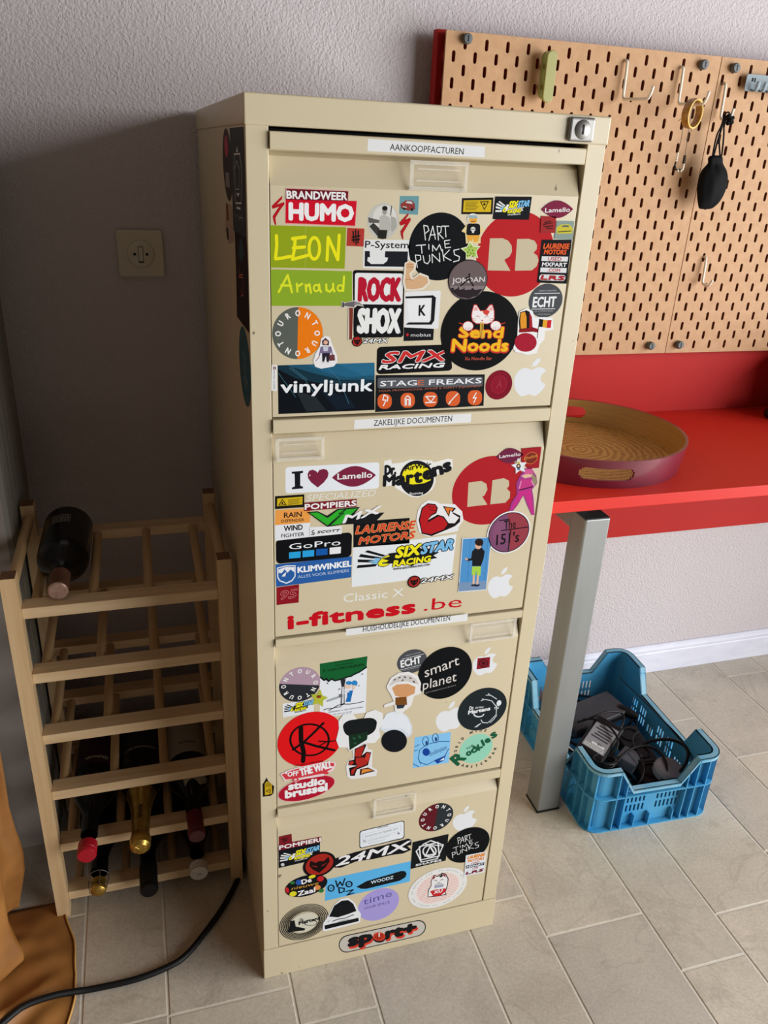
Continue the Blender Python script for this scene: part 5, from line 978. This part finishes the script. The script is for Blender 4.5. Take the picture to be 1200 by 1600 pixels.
# ---- third drawer
tour('I', 290, 418, 190, 162, '#2a2d33', '#b195a5', 78, 90, 'round pink and black sticker with white letters around its edge', D3)
s = S('I', 'small white sticker with a tiny racing logo, third drawer', D3); s.poly([(131, 598), (425, 552), (420, 678), (133, 727)], '#e4e8ea'); sixstar(s, [(140, 590), (420, 548), (415, 670), (140, 712)], False)
s = S('I', 'white card with a green tree top and a man in blue sawing', D3); s.poly([(478, 222), (925, 152), (908, 680), (600, 715), (478, 680)], '#e7eaee').poly([(478, 222), (925, 152), (918, 255), (860, 290), (800, 325), (740, 345), (700, 360), (660, 378), (600, 372), (560, 385), (520, 375), (480, 345)], '#14602f')
s.lines([[(485, 350), (520, 378), (540, 360), (560, 388), (590, 365), (620, 382), (660, 372), (700, 362), (740, 345), (770, 340), (800, 322), (850, 300), (915, 255)]], 14, '#15171a').text('P. VAN MECHGELEN', 512, 302, 895, 240, 24, '#0b1f12', .015).text('HOUTZAGERIJ', 615, 218, 792, 188, 13, '#0b1f12').text('HOUTHANDEL', 622, 246, 792, 218, 13, '#0b1f12')
s.poly([(672, 372), (722, 365), (710, 420), (712, 600), (672, 620), (682, 440)], '#2a2c30').poly([(686, 440), (704, 436), (704, 590), (684, 600)], '#d6d8da').poly([(540, 565), (680, 515), (685, 535), (545, 582)], '#a4a8ac').poly([(655, 510), (690, 500), (692, 535), (660, 540)], '#6a6e74').poly([(735, 480), (790, 470), (770, 560), (765, 580), (720, 580), (735, 530)], '#1f6fb8').ell(742, 432, 32, 26, '#e7c9b4').ell(752, 402, 30, 18, '#2a86c8').ell(805, 405, 27, 27, '#2a86c8').poly([(780, 425), (812, 420), (808, 460), (786, 465)], '#e7c9b4').lines([[(700, 470), (745, 475)], [(690, 500), (750, 485)]], 10, '#e3e5e8').lines([[(515, 655), (560, 640), (600, 640), (650, 610), (700, 600), (760, 600), (830, 590), (890, 575)], [(560, 660), (620, 632), (680, 625)], [(840, 430), (848, 426)], [(655, 465), (668, 455)], [(870, 325), (882, 315)], [(545, 400), (555, 410)]], 6, '#17181b').text('HEIKENSBERG 12  2570 AARSCHOTDEEL', 560, 682, 885, 632, 11, '#55585c').text('TEL 015 51 75 37', 600, 705, 780, 675, 11, '#55585c')
s = S('I', 'yellow-green smiling star sticker on the card corner', D3, 1); s.poly(star(470, 548, 85, .52, 80), '#b5bb3a').ell(468, 530, 22, 14, '#8a3a22').line([(448, 522), (490, 518)], 5, '#4a3a14')
s = S('J', 'grey round sticker with bold white capitals, third drawer', D3); s.metric(250, 305, 130, 0, 106).ell(0, 0, 1, 1, '#4b4d51', 48).text('ECHT', -.70, -.40, .62, -.22, .62, '#e9e9e9', .03).lines([[(-.7, .30), (.8, .50)], [(-.78, -.60), (.62, -.40)]], .035, '#e0e0e0', False).text('ENRICO CHANTELE', -.45, .50, .55, .64, .08, '#c8c8c8').text('HUIS & TIMMERWERKEN', -.6, -.74, .5, -.58, .07, '#b8b8b8')
s = S('J', 'large black round sticker with two pale lower-case words, third drawer', D3, 1); s.metric(545, 410, 232, 0, 230).ell(0, 0, 1, 1, '#0f1113', 64).crop().text('smart', 365, 448, 672, 332, 92, '#ded6cf', .0, .12).text('planet', 345, 560, 645, 478, 88, '#ded6cf', .0, .12).text('STORECOCEAN', 372, 592, 638, 522, 12, '#8f8a86')
s.metric(545, 410, 232, 0, 230)
apple('J', 902, 318, 122, 108, 'white apple-shaped logo sticker with a red square on it', D3, 0, 8); S.cur.crop().poly([(836, 278), (948, 265), (942, 358), (826, 377)], '#8a1c28').ell(888, 322, 40, 36, '#2a1014').ell(888, 322, 32, 28, '#8a1c28').ell(888, 322, 20, 18, '#4a1218')
s = S('J', 'white die-cut sticker with a speckled hat shape over a brown block', D3, 2); s.poly([(20, 530), (60, 450), (130, 405), (220, 395), (300, 430), (330, 500), (322, 560), (330, 590), (270, 610), (240, 700), (150, 770), (100, 760), (90, 690), (0, 715), (0, 690), (85, 660), (60, 600), (40, 570)], '#e8e5e2').poly([(40, 530), (80, 460), (150, 425), (230, 425), (285, 460), (310, 510), (200, 480), (110, 490)], '#cfc9c4').lines([[(90, 470), (100, 462)], [(130, 450), (142, 445)], [(180, 440), (190, 448)], [(230, 450), (242, 455)], [(160, 475), (170, 468)], [(260, 480), (272, 490)]], 10, '#4a4442').poly([(70, 540), (110, 510), (210, 502), (280, 530), (270, 590), (180, 630), (100, 610)], '#d39a68').poly([(100, 625), (200, 618), (205, 690), (100, 692)], '#7a4a20').poly([(110, 692), (190, 690), (170, 720), (115, 725)], '#2b3340')
apple('J', 585, 810, 134, 118, 'white apple-shaped logo sticker partly under the black oval', D3, 0, 8)
s = S('J', 'black oval sticker with a white skeleton, third drawer', D3, 1); s.metric(878, 732, 208, 0, 186).ell(0, 0, 1, 1, '#20282b', 56).crop().otext('Dr.', 762, 738, 802, 730, 32, '#dfe2e2', '#dfe2e2', .03, .0).text('AirWair', 812, 728, 890, 718, 18, '#dfe2e2', .01).text('Martens', 752, 776, 945, 738, 32, '#dfe2e2', .06).ell(845, 782, 42, 20, '#20282b').loop(845, 772, 44, 26, 10, '#dfe2e2', 14, 10, 170)
s.lines([[(910, 605), (950, 605), (1005, 640)], [(930, 590), (945, 608)], [(865, 655), (900, 642), (960, 655), (1000, 705)], [(875, 638), (895, 645)], [(1005, 700), (1002, 745), (1000, 775)], [(985, 715), (1025, 710)], [(985, 728), (1022, 724)], [(1000, 778), (960, 820), (925, 852), (880, 850), (865, 825)], [(1005, 785), (975, 825), (945, 850)], [(865, 855), (825, 890)], [(810, 890), (850, 862)]], 6, '#cfd6d6').ell(1025, 675, 20, 26, '#dfe6e6', rot=25)
s = S('K', 'large red oval sticker with a black circled K scrawl', D3, 1); s.metric(487, 315, 282, 0, 244).ell(0, 0, 1, 1, '#e2161b', 64).crop()
s.line([(400, 205), (402, 330), (425, 430), (420, 510)], 34, '#120b0c').line([(600, 170), (500, 270), (425, 340), (330, 405)], 20, '#120b0c').line([(410, 335), (540, 375), (700, 412)], 20, '#120b0c').loop(478, 318, 172, 140, 15, '#120b0c', 40).line([(560, 330), (640, 335), (715, 325)], 10, '#120b0c').line([(640, 330), (560, 375)], 9, '#120b0c').text('THE BLACK CREATIONS', 340, 558, 600, 512, 15, '#5a0a0c', .01)
s = S('K', 'white die-cut sticker with a plain black round blot and a green cloth shape', D3, 2); s.poly([(735, 150), (780, 90), (860, 80), (905, 140), (960, 130), (985, 75), (1060, 48), (1130, 80), (1135, 170), (1100, 225), (1110, 290), (1060, 345), (960, 350), (830, 420), (815, 385), (740, 385), (715, 320), (740, 215)], '#e9e9e8').rr([(760, 150), (1090, 110), (1060, 270), (800, 300)], (.3, .4), '#171b1c').poly([(825, 275), (1000, 245), (990, 315), (835, 410)], '#16301f').lines([[(870, 300), (880, 310)], [(920, 285), (930, 300)], [(880, 345), (890, 350)]], 14, '#2b5a3c')
s = S('K', 'die-cut sticker of a red hand making a sign with an orange tip', D3, 1); s.poly([(860, 400), (985, 345), (1000, 400), (1040, 410), (1035, 560), (1082, 590), (1075, 640), (850, 672), (815, 650), (803, 560), (820, 510), (870, 480)], '#e6e3e1').poly([(880, 400), (975, 355), (985, 365), (945, 460), (985, 425), (1028, 430), (1000, 545), (900, 585), (880, 640), (840, 640), (830, 570), (900, 550), (822, 545), (830, 505), (875, 495)], '#1c1012').poly([(890, 405), (968, 368), (935, 470), (880, 468)], '#b32a22').poly([(985, 435), (1020, 438), (1005, 510), (965, 505)], '#c93a2c').poly([(890, 480), (960, 475), (1000, 515), (985, 540), (890, 575), (868, 625), (850, 628), (850, 590), (905, 555), (890, 520)], '#b32a22').ell(850, 525, 24, 15, '#b32a22', rot=-30).poly([(930, 580), (1000, 565), (1065, 598), (1000, 612), (925, 635)], '#1c1012').poly([(945, 585), (1000, 575), (1045, 594), (990, 603), (940, 622)], '#e08a3a')
s = S('L', 'clear-edged sticker with a white dome above a plain black round shape', D3, 1); s.poly([(0, 140), (40, 80), (100, 65), (170, 75), (225, 120), (262, 200), (265, 270), (230, 310), (150, 300), (0, 260), (-40, 240)], '#d6dce4').poly([(20, 90), (100, 68), (165, 78), (215, 125), (250, 205), (240, 290), (180, 230), (-20, 230), (-15, 160)], '#e4e9ef').ell(95, 345, 120, 105, '#14171c')
s = S('L', 'light blue square sticker with a dark blue outlined cartoon snout', D3); s.poly([(288, 312), (628, 262), (606, 550), (268, 602)], '#86c3ec').line([(345, 560), (320, 510), (335, 430), (400, 380), (520, 350), (612, 352)], 6, '#1c5a94').line([(335, 545), (400, 570), (480, 530), (560, 510), (605, 420)], 6, '#1c5a94').ell(395, 450, 34, 36, '#16429a').loop(390, 350, 28, 44, 5, '#1c5a94').loop(482, 320, 28, 44, 5, '#1c5a94').ell(400, 365, 10, 20, '#1c3f7a').ell(488, 330, 10, 20, '#1c3f7a').poly([(470, 528), (580, 480), (560, 530), (500, 558)], '#16429a').poly([(520, 530), (565, 500), (560, 525)], '#dfe9f2').text('Bobbejaan', 430, 490, 590, 420, 45, '#5f93c4', .0, .2)
s.lines([[(290, 400), (330, 380)], [(285, 440), (315, 430)], [(275, 560), (330, 590)]], 5, '#1c5a94')
s = S('L', 'clear round sticker with a mint disc and slanted green lettering', D3); s.metric(862, 418, 148, 0, 134).ell(0, 0, 1, 1, '#93cfb4', 48).ring('WORLD WIDE', 188, -14.5, 1.28, .17, '#274a39', .02) if False else s.metric(862, 418, 148, 0, 134).ell(0, 0, 1, 1, '#93cfb4', 48)
s.ring('WORLD WIDE', 190, 13.5, 1.24, .18, '#1f3329', .05).ring('AMSTERDAM', 236, 14, 1.22, .18, '#1f3329', .05, flip=True).crop().text('THE', 778, 435, 845, 392, 24, '#1d4a34', .01)
for ch, x0, y0, x1, y1, h in (('R', 690, 575, 770, 510, 105), ('o', 782, 490, 822, 468, 62), ('o', 835, 465, 885, 430, 68), ('k', 892, 435, 925, 400, 74), ('i', 930, 392, 945, 384, 66), ('e', 962, 370, 1000, 345, 62), ('s', 1018, 322, 1062, 295, 72)): s.text(ch, x0, y0, x1, y1, h, '#1b5a3c', .05)
s = S('K', 'red and white skateboard-shaped sticker with white lettering', D3, 2); s.poly([(215, 622), (290, 585), (380, 562), (600, 515), (700, 510), (715, 540), (690, 590), (600, 640), (400, 672), (350, 700), (315, 665), (255, 690)], '#ecd4d4').poly([(228, 628), (300, 595), (390, 570), (600, 525), (690, 522), (700, 540), (670, 580), (600, 618), (400, 655), (265, 672)], '#d33a45').ell(352, 672, 30, 17, '#d33a45').ell(352, 672, 14, 8, '#ecd4d4').ell(622, 612, 26, 14, '#d33a45').text('"OFF', 262, 650, 378, 632, 44, '#f0ecec', .03).text('THE WALL', 400, 640, 680, 562, 66, '#f0ecec', .04).text('VANS', 385, 585, 520, 555, 22, '#f0ecec', .04)
s = S('K', 'dark red oval sticker with two bold white lower-case words', D3, 1); s.poly([(450+261*math.cos(a)*.978-110*math.sin(a)*.208-0, 752+110*math.sin(a)*.978-261*math.cos(a)*.208) for a in [2*math.pi*i/48 for i in range(48)]], '#e6b3b3').poly([(450+255*math.cos(a)*.978-105*math.sin(a)*.208, 752+105*math.sin(a)*.978-255*math.cos(a)*.208) for a in [2*math.pi*i/48 for i in range(48)]], '#b3172f').text('studio', 292, 765, 612, 712, 62, '#f0eeee', .06).text('brussel', 265, 838, 632, 768, 66, '#f0eeee', .06)
# ---- bottom drawer
tour('N', 476, 314, 170, 142, '#5f1b23', '#2e3236', -4, 0, 'round maroon and grey sticker with white letters around its edge', D4)
apple('N', 775, 335, 134, 110, 'white apple-shaped logo sticker on the bottom drawer', D4, 0, 10)
s = S('M', 'small dark red square sticker above the POMPIERI sticker', D4); s.poly([(133, 402), (238, 379), (243, 448), (133, 472)], '#7d1c22').lines([[(165, 425), (200, 418)], [(170, 440), (195, 436)]], 10, '#2c1014')
s = S('M', 'maroon sticker reading POMPIERI', D4, 1); s.poly([(133, 466), (481, 401), (478, 444), (130, 516)], '#7d1626').text('POMPIERI', 138, 508, 474, 440, 33, '#efedea', .035)
s = S('M', 'black sticker with a blue and yellow racing logo, bottom drawer', D4); s.poly([(130, 512), (470, 448), (468, 582), (132, 660)], '#14161a'); sixstar(s, [(138, 525), (466, 460), (462, 580), (138, 640)], True); s.crop().ell(165, 630, 15, 13, '#c9c9c9')
s = S('M', 'large black and red round devil emblem with white lettering, bottom drawer', D4, 1); s.poly([(585, 655), (595, 580), (750, 530), (870, 500), (1000, 470), (1190, 418), (1214, 428), (1214, 470), (1180, 478), (1214, 508), (1150, 538), (1050, 552), (900, 585), (760, 605), (640, 655)], '#14161a'); devil(s, 465, 628, 128); s.text('24MX', 598, 642, 1180, 508, 72, '#eceaea', .03, .35)
s = S('M', 'white rounded information sticker with fine grey print', D4); s.rr([(790, 358), (1158, 268), (1158, 418), (790, 502)], (.06, .14), '#1b1c20').rr([(797, 363), (1152, 275), (1152, 412), (797, 495)], (.06, .14), '#e6eaee').text('WAARSCHUWING', 935, 340, 1025, 318, 9, '#2a2c30', .02).text('ROOK EN CO-MELDER 2019', 838, 410, 1105, 343, 15, '#7e8288').lines([[(818, 385), (1130, 310), (1130, 355), (818, 428), (818, 385)]], 1.5, '#b8a8c4', False).lines([[(855, 432+i*7), (1060-i*15, 384+i*7)] for i in range(3)], 1.5, '#a8acb0', False).box(820, 430, 845, 450, '#b8bcc0').ell(1110, 376, 11, 9, '#8f9398').lines([[(860, 460), (1000, 425)], [(880, 475), (960, 458)], [(1030, 440), (1110, 418)]], 2.5, '#9a9ea4', False)
s = S('N', 'black rectangular sticker with nested white shapes and a triangle, bottom drawer', D4, 1); s.poly([(232, 572), (606, 486), (576, 762), (210, 850)], '#17191c').line([(268, 665), (322, 778), (488, 742), (550, 600), (420, 555), (345, 590), (268, 665)], 10, '#e6e6e6').line([(300, 618), (495, 572), (508, 715), (315, 755), (300, 618)], 10, '#e6e6e6').line([(365, 590), (540, 610)], 8, '#e6e6e6').loop(407, 665, 68, 58, 11, '#e6e6e6', 32).poly([(412, 600), (478, 700), (350, 722)], '#e6e6e6').poly([(412, 628), (448, 690), (376, 702)], '#17191c').text('SHAPES', 262, 820, 528, 765, 19, '#e6e6e6', .05)
s = S('N', 'black round sticker with three words in thin white handwriting, bottom drawer', D4, 2); s.metric(805, 600, 212, 0, 176).ell(0, 0, 1, 1, '#101214', 56); ptp(s, [(650, 535), (905, 455), (935, 650), (632, 745)])
s = S('N', 'small white sticker with orange and red lettering, overlapping the black circle, bottom drawer', D4, 3 if False else 2); s.off += 14*STEP; s.quad((785, 706), (1000, 664), (975, 882), (765, 925)).poly([(0, 0), (1, 0), (1, 1), (0, 1)], '#e0e3e6').text('LAURENSE', .1, .20, .92, .20, .15, '#dd8a2e', .06, .1).text('MOTORS', .12, .36, .9, .36, .12, '#dd8a2e', .06, .1).text('USED', .3, .48, .7, .48, .08, '#aa3333', .02).poly([(.05, .50), (.95, .50), (.95, .64), (.05, .64)], '#1b2230').text('MXPART', .1, .625, .9, .625, .10, '#dfe2e6', .04).text('.COM', .35, .74, .65, .74, .08, '#aa3333', .02).otext('LRS', .08, .93, .92, .92, .12, '#7d1626', '#2a1014', .05, .03, .3)
s = S('M', 'black oval sticker with coloured dots around its edge', D4, 1)
E_ = lambda a, b: [(357+a*math.cos(t)*.965-b*math.sin(t)*(-.26)*-1*-1, 802+b*math.sin(t)*.965-a*math.cos(t)*.26) for t in [2*math.pi*i/44 for i in range(44)]]
s.poly(E_(178, 82), '#14161a')
for x, y, a, b, c_ in ((298, 774, 28, 22, '#2b56a8'), (405, 728, 30, 13, '#e2d52a'), (473, 745, 28, 22, '#c9252c'), (203, 838, 14, 24, '#c9252c'), (245, 778, 18, 12, '#2e7a3a'), (250, 868, 30, 20, '#e2d52a'), (447, 817, 28, 20, '#e08a4a'), (480, 842, 22, 16, '#2e7a3a'), (390, 855, 20, 14, '#4a3a6a')): s.ell(x, y, a, b, c_, 20, rot=-14)
s.text('De', 322, 790, 400, 768, 38, '#f0eeee', .035).text('nieuwe', 236, 838, 455, 790, 26, '#d9a13a', .0, .2).text('Zaal', 290, 885, 430, 850, 38, '#f0eeee', .035)
s = S('M', 'light blue sticker with a black pencil shape', D4); s.poly([(520, 752), (1210, 603), (1202, 768), (508, 928)], '#5cb3e6').poly([(765, 812), (850, 765), (1130, 683), (1162, 684), (1176, 705), (1165, 735), (1120, 762), (850, 828), (805, 828)], '#15191c').text('WOODZ', 885, 790, 1068, 745, 26, '#cfe6f2', .02)
s.lines([[(598, 762), (612, 812), (632, 770), (652, 802), (672, 745)], [(622, 818), (628, 862), (665, 850), (668, 825), (622, 818)], [(680, 850), (740, 835), (690, 880), (745, 862)]], 9, '#12202a').loop(560, 822, 24, 25, 9, '#12202a').loop(706, 790, 24, 22, 9, '#12202a').lines([[(556, 822), (564, 822)], [(702, 790), (710, 790)]], 7, '#12202a')
s = S('O', 'lavender oval sticker with thin lettering', D4); s.metric(958, 217, 150, 0, 122).ell(0, 0, 1, 1, '#a79ad8', 56).crop().text('time', 838, 222, 1062, 150, 52, '#5f589a', .0, .1).text('YOUR SPACE', 842, 258, 1045, 205, 20, '#4a4678', .0)
s = S('P', 'white round sticker with a red-patterned centre and a white lucky cat', D4, 1); s.metric(505, 165, 254, 0, 180).ell(0, 0, 1, 1, '#e6e4e0', 64).ell(0, 0, .75, .78, '#ecdcd6', 56)
s.lines([[(-.6+.0, -.62+i*.085+.1), (.6, -.62+i*.085+.1)] if False else [(-math.sqrt(max(0, .5-(-.66+i*.085)**2*.85)), -.66+i*.085), (math.sqrt(max(0, .5-(-.66+i*.085)**2*.85)), -.66+i*.085)] for i in range(17) if .5-(-.66+i*.085)**2*.85 > .02], .022, '#d99a8a', False).ring('XU NOODLE BAR  XU NOODLE BAR  XU NOODLE BAR  XU NOODLE BAR  ', 90, 6, .88, .06, '#4a4a4c').crop()
s.poly([(408, 250), (412, 180), (440, 140), (438, 100), (465, 40), (500, 50), (545, 20), (580, 30), (605, 75), (600, 130), (578, 200), (585, 225), (520, 240), (470, 245)], '#2b2326').poly([(415, 243), (420, 182), (446, 142), (444, 102), (468, 50), (500, 60), (545, 30), (572, 36), (596, 78), (592, 130), (570, 195), (576, 218), (520, 232), (470, 236)], '#e9e6e4').poly([(455, 70), (466, 50), (482, 62), (462, 85)], '#a33a3a').poly([(550, 30), (572, 38), (580, 62), (560, 55)], '#a33a3a').poly([(515, 55), (545, 30), (555, 50), (530, 65)], '#1d1a1c').poly([(430, 195), (470, 180), (575, 165), (580, 195), (520, 240), (460, 238)], '#c52a2e').text('XU', 468, 218, 545, 200, 30, '#eceaea', .04).lines([[(470, 95), (485, 88), (495, 98)], [(530, 90), (545, 80), (555, 88)], [(500, 110), (515, 112), (525, 104)], [(478, 130), (540, 118)]], 4, '#3a3034').poly([(470, 140), (560, 125), (555, 150), (475, 165)], '#9aa0b4')
s = S('O', 'clear round sticker of thin black rings around a black boot', D4)
s.metric(375, 354, 178, 0, 134)
for r_ in (1.0, .93, .86, .79, .72, .65): s.loop(0, 0, r_, r_, .040, '#1d1f20', 48)
s.ell(0, 0, .58, .55, '#d5d2be', 40).crop().poly([(268, 345), (300, 335), (310, 385), (385, 400), (378, 415), (245, 432), (262, 395)], '#17181a').text('Dr.', 342, 345, 372, 338, 22, '#17181a', .03).text('Martens', 335, 372, 500, 328, 26, '#17181a', .05).loop(425, 355, 50, 22, 4, '#17181a', 20)
s = S('O', 'white die-cut sticker with a plain black dome and a black band', D4, 1); s.poly([(525, 360), (560, 310), (600, 230), (660, 172), (720, 162), (770, 200), (800, 260), (820, 290), (812, 355), (700, 385), (540, 425), (520, 420)], '#e9eaea').poly([(570, 310), (610, 225), (670, 185), (720, 180), (760, 210), (785, 265), (720, 290), (640, 315)], '#15171a').poly([(535, 378), (800, 318), (803, 345), (538, 410)], '#15171a').lines([[(600, 345), (640, 330), (700, 320), (760, 295)]], 8, '#6a6c70').lines([[(575, 340), (560, 352)], [(640, 350), (720, 330)]], 6, '#a9abad')
# ---- plinth and frame
s = S('O', 'long grey oval sticker with black and red lettering, on the plinth', cab, 0, ('y', -.0015)); s.rr([(660, 478), (1360, 300), (1415, 455), (700, 600)] if False else [(640, 470), (1325, 325), (1330, 450), (652, 606)], (.10, .5), '#1a1a1c').rr([(648, 476), (1318, 333), (1322, 446), (658, 598)], (.10, .5), '#c6bfb4')
s.text('sp', 738, 556, 910, 512, 84, '#d5402c', .08).text('rt+', 1025, 496, 1250, 446, 80, '#d5402c', .08).text('sp', 728, 540, 900, 498, 84, '#1a1a1c', .08).text('rt+', 1015, 482, 1240, 432, 80, '#1a1a1c', .08).ell(962, 478, 50, 36, '#1a1a1c').ell(962, 466, 48, 34, '#d5402c').loop(962, 466, 30, 20, 5, '#7a1f14', 24).loop(962, 466, 16, 10, 5, '#7a1f14', 18).line([(962, 466), (962, 440)], 7, '#e9d9c9')
s = S('K', 'small yellow laser warning sticker on the left frame post', cab, 0, ('y', 0)); s.poly([(58, 715), (70, 700), (95, 655), (110, 690), (140, 715), (162, 735), (155, 800), (130, 820), (60, 828)], '#17140f').poly([(78, 712), (95, 690), (140, 712), (145, 800), (80, 815)], '#c9a51e').lines([[(88+i*10, 705), (88+i*10, 740)] for i in range(5)], 3, '#3a3210', False).poly([(85, 778), (128, 755), (130, 795)], '#17140f').poly([(97, 778), (122, 764), (123, 788)], '#c9a51e')
# ---- stickers on the left side of the cabinet
SIDE = ('x', -.0002)
s = S('Q', 'dark oval sticker with a red disc, on the left side of the cabinet', cab, 0, SIDE); s.ell(228, 495, 45, 365, '#453c3e', 44, rot=-3).ell(214, 310, 18, 110, '#b8485c', 24, rot=-2).poly([(205, 570), (240, 575), (252, 725), (212, 715)], '#8f8a88').line([(245, 440), (252, 560)], 14, '#7a7674')
s = S('Q', 'small peach and white die-cut sticker on the left side of the cabinet', cab, 0, SIDE); s.poly([(210, 870), (232, 880), (265, 900), (285, 960), (292, 1150), (285, 1270), (240, 1290), (225, 1240), (205, 1150)], '#b39c90').poly([(212, 880), (232, 900), (240, 1050), (222, 1060)], '#7a4028').poly([(215, 1120), (235, 1130), (242, 1250), (225, 1240)], '#2a2523').lines([[(262, 945), (266, 1010)], [(262, 1070), (268, 1130)], [(262, 1180), (270, 1245)]], 14, '#5a3228')
s = S('Q', 'dark grey rectangular sticker with a white geometric emblem, on the left side of the cabinet', cab, 1, SIDE); s.poly([(250, 130), (385, 115), (402, 600), (415, 1222), (288, 1150), (272, 600)], '#41474c').lines([[(295, 390), (355, 385)], [(300, 400), (292, 530), (312, 880), (368, 880), (372, 530), (352, 400)]], 16, '#dfe3e8').line([(322, 455), (300, 540), (318, 740), (345, 740), (350, 540), (322, 455)], 9, '#dfe3e8').poly([(325, 310), (316, 370), (334, 370)], '#dfe3e8').poly([(318, 780), (352, 780), (338, 820)], '#dfe3e8').line([(322, 925), (360, 935)], 20, '#dfe3e8').lines([[(308, 985), (322, 1020)], [(335, 990), (350, 1050)], [(362, 1000), (380, 1060)], [(348, 1020), (385, 1030)]], 7, '#b9bdc2')
s = S('R', 'narrow dark sticker with red lettering, on the left side of the cabinet', cab, 0, SIDE); s.poly([(298, -385), (415, -320), (432, 0), (445, 645), (322, 478), (312, 0)], '#30242a').poly([(345, -290), (372, -300), (392, -150), (360, -60), (340, -140)], '#35505a').lines([[(342, -20), (345, 60), (382, 60)], [(340, 80), (380, 90), (382, 170)], [(360, 195), (366, 270), (385, 265), (382, 190)]], 12, '#d0705a').lines([[(372, 300), (380, 380)], [(395, 240), (405, 330)]], 8, '#5a4048')
s = S('R', 'teal oval sticker with pale lettering, on the left side of the cabinet', cab, 0, SIDE); s.ell(402, 978, 52, 405, '#3d6270', 44, rot=-4).line([(385, 640), (375, 660), (370, 700)], 6, '#6f8a94').line([(395, 1270), (415, 1330), (438, 1290)], 8, '#6f8a94').lines([[(378, 830), (398, 930)], [(392, 830), (412, 900)], [(385, 960), (408, 1060)], [(398, 940), (415, 1010)], [(388, 1080), (420, 1200)], [(402, 1070), (432, 1160)]], 8, '#b8ced6')
S.cur.end()
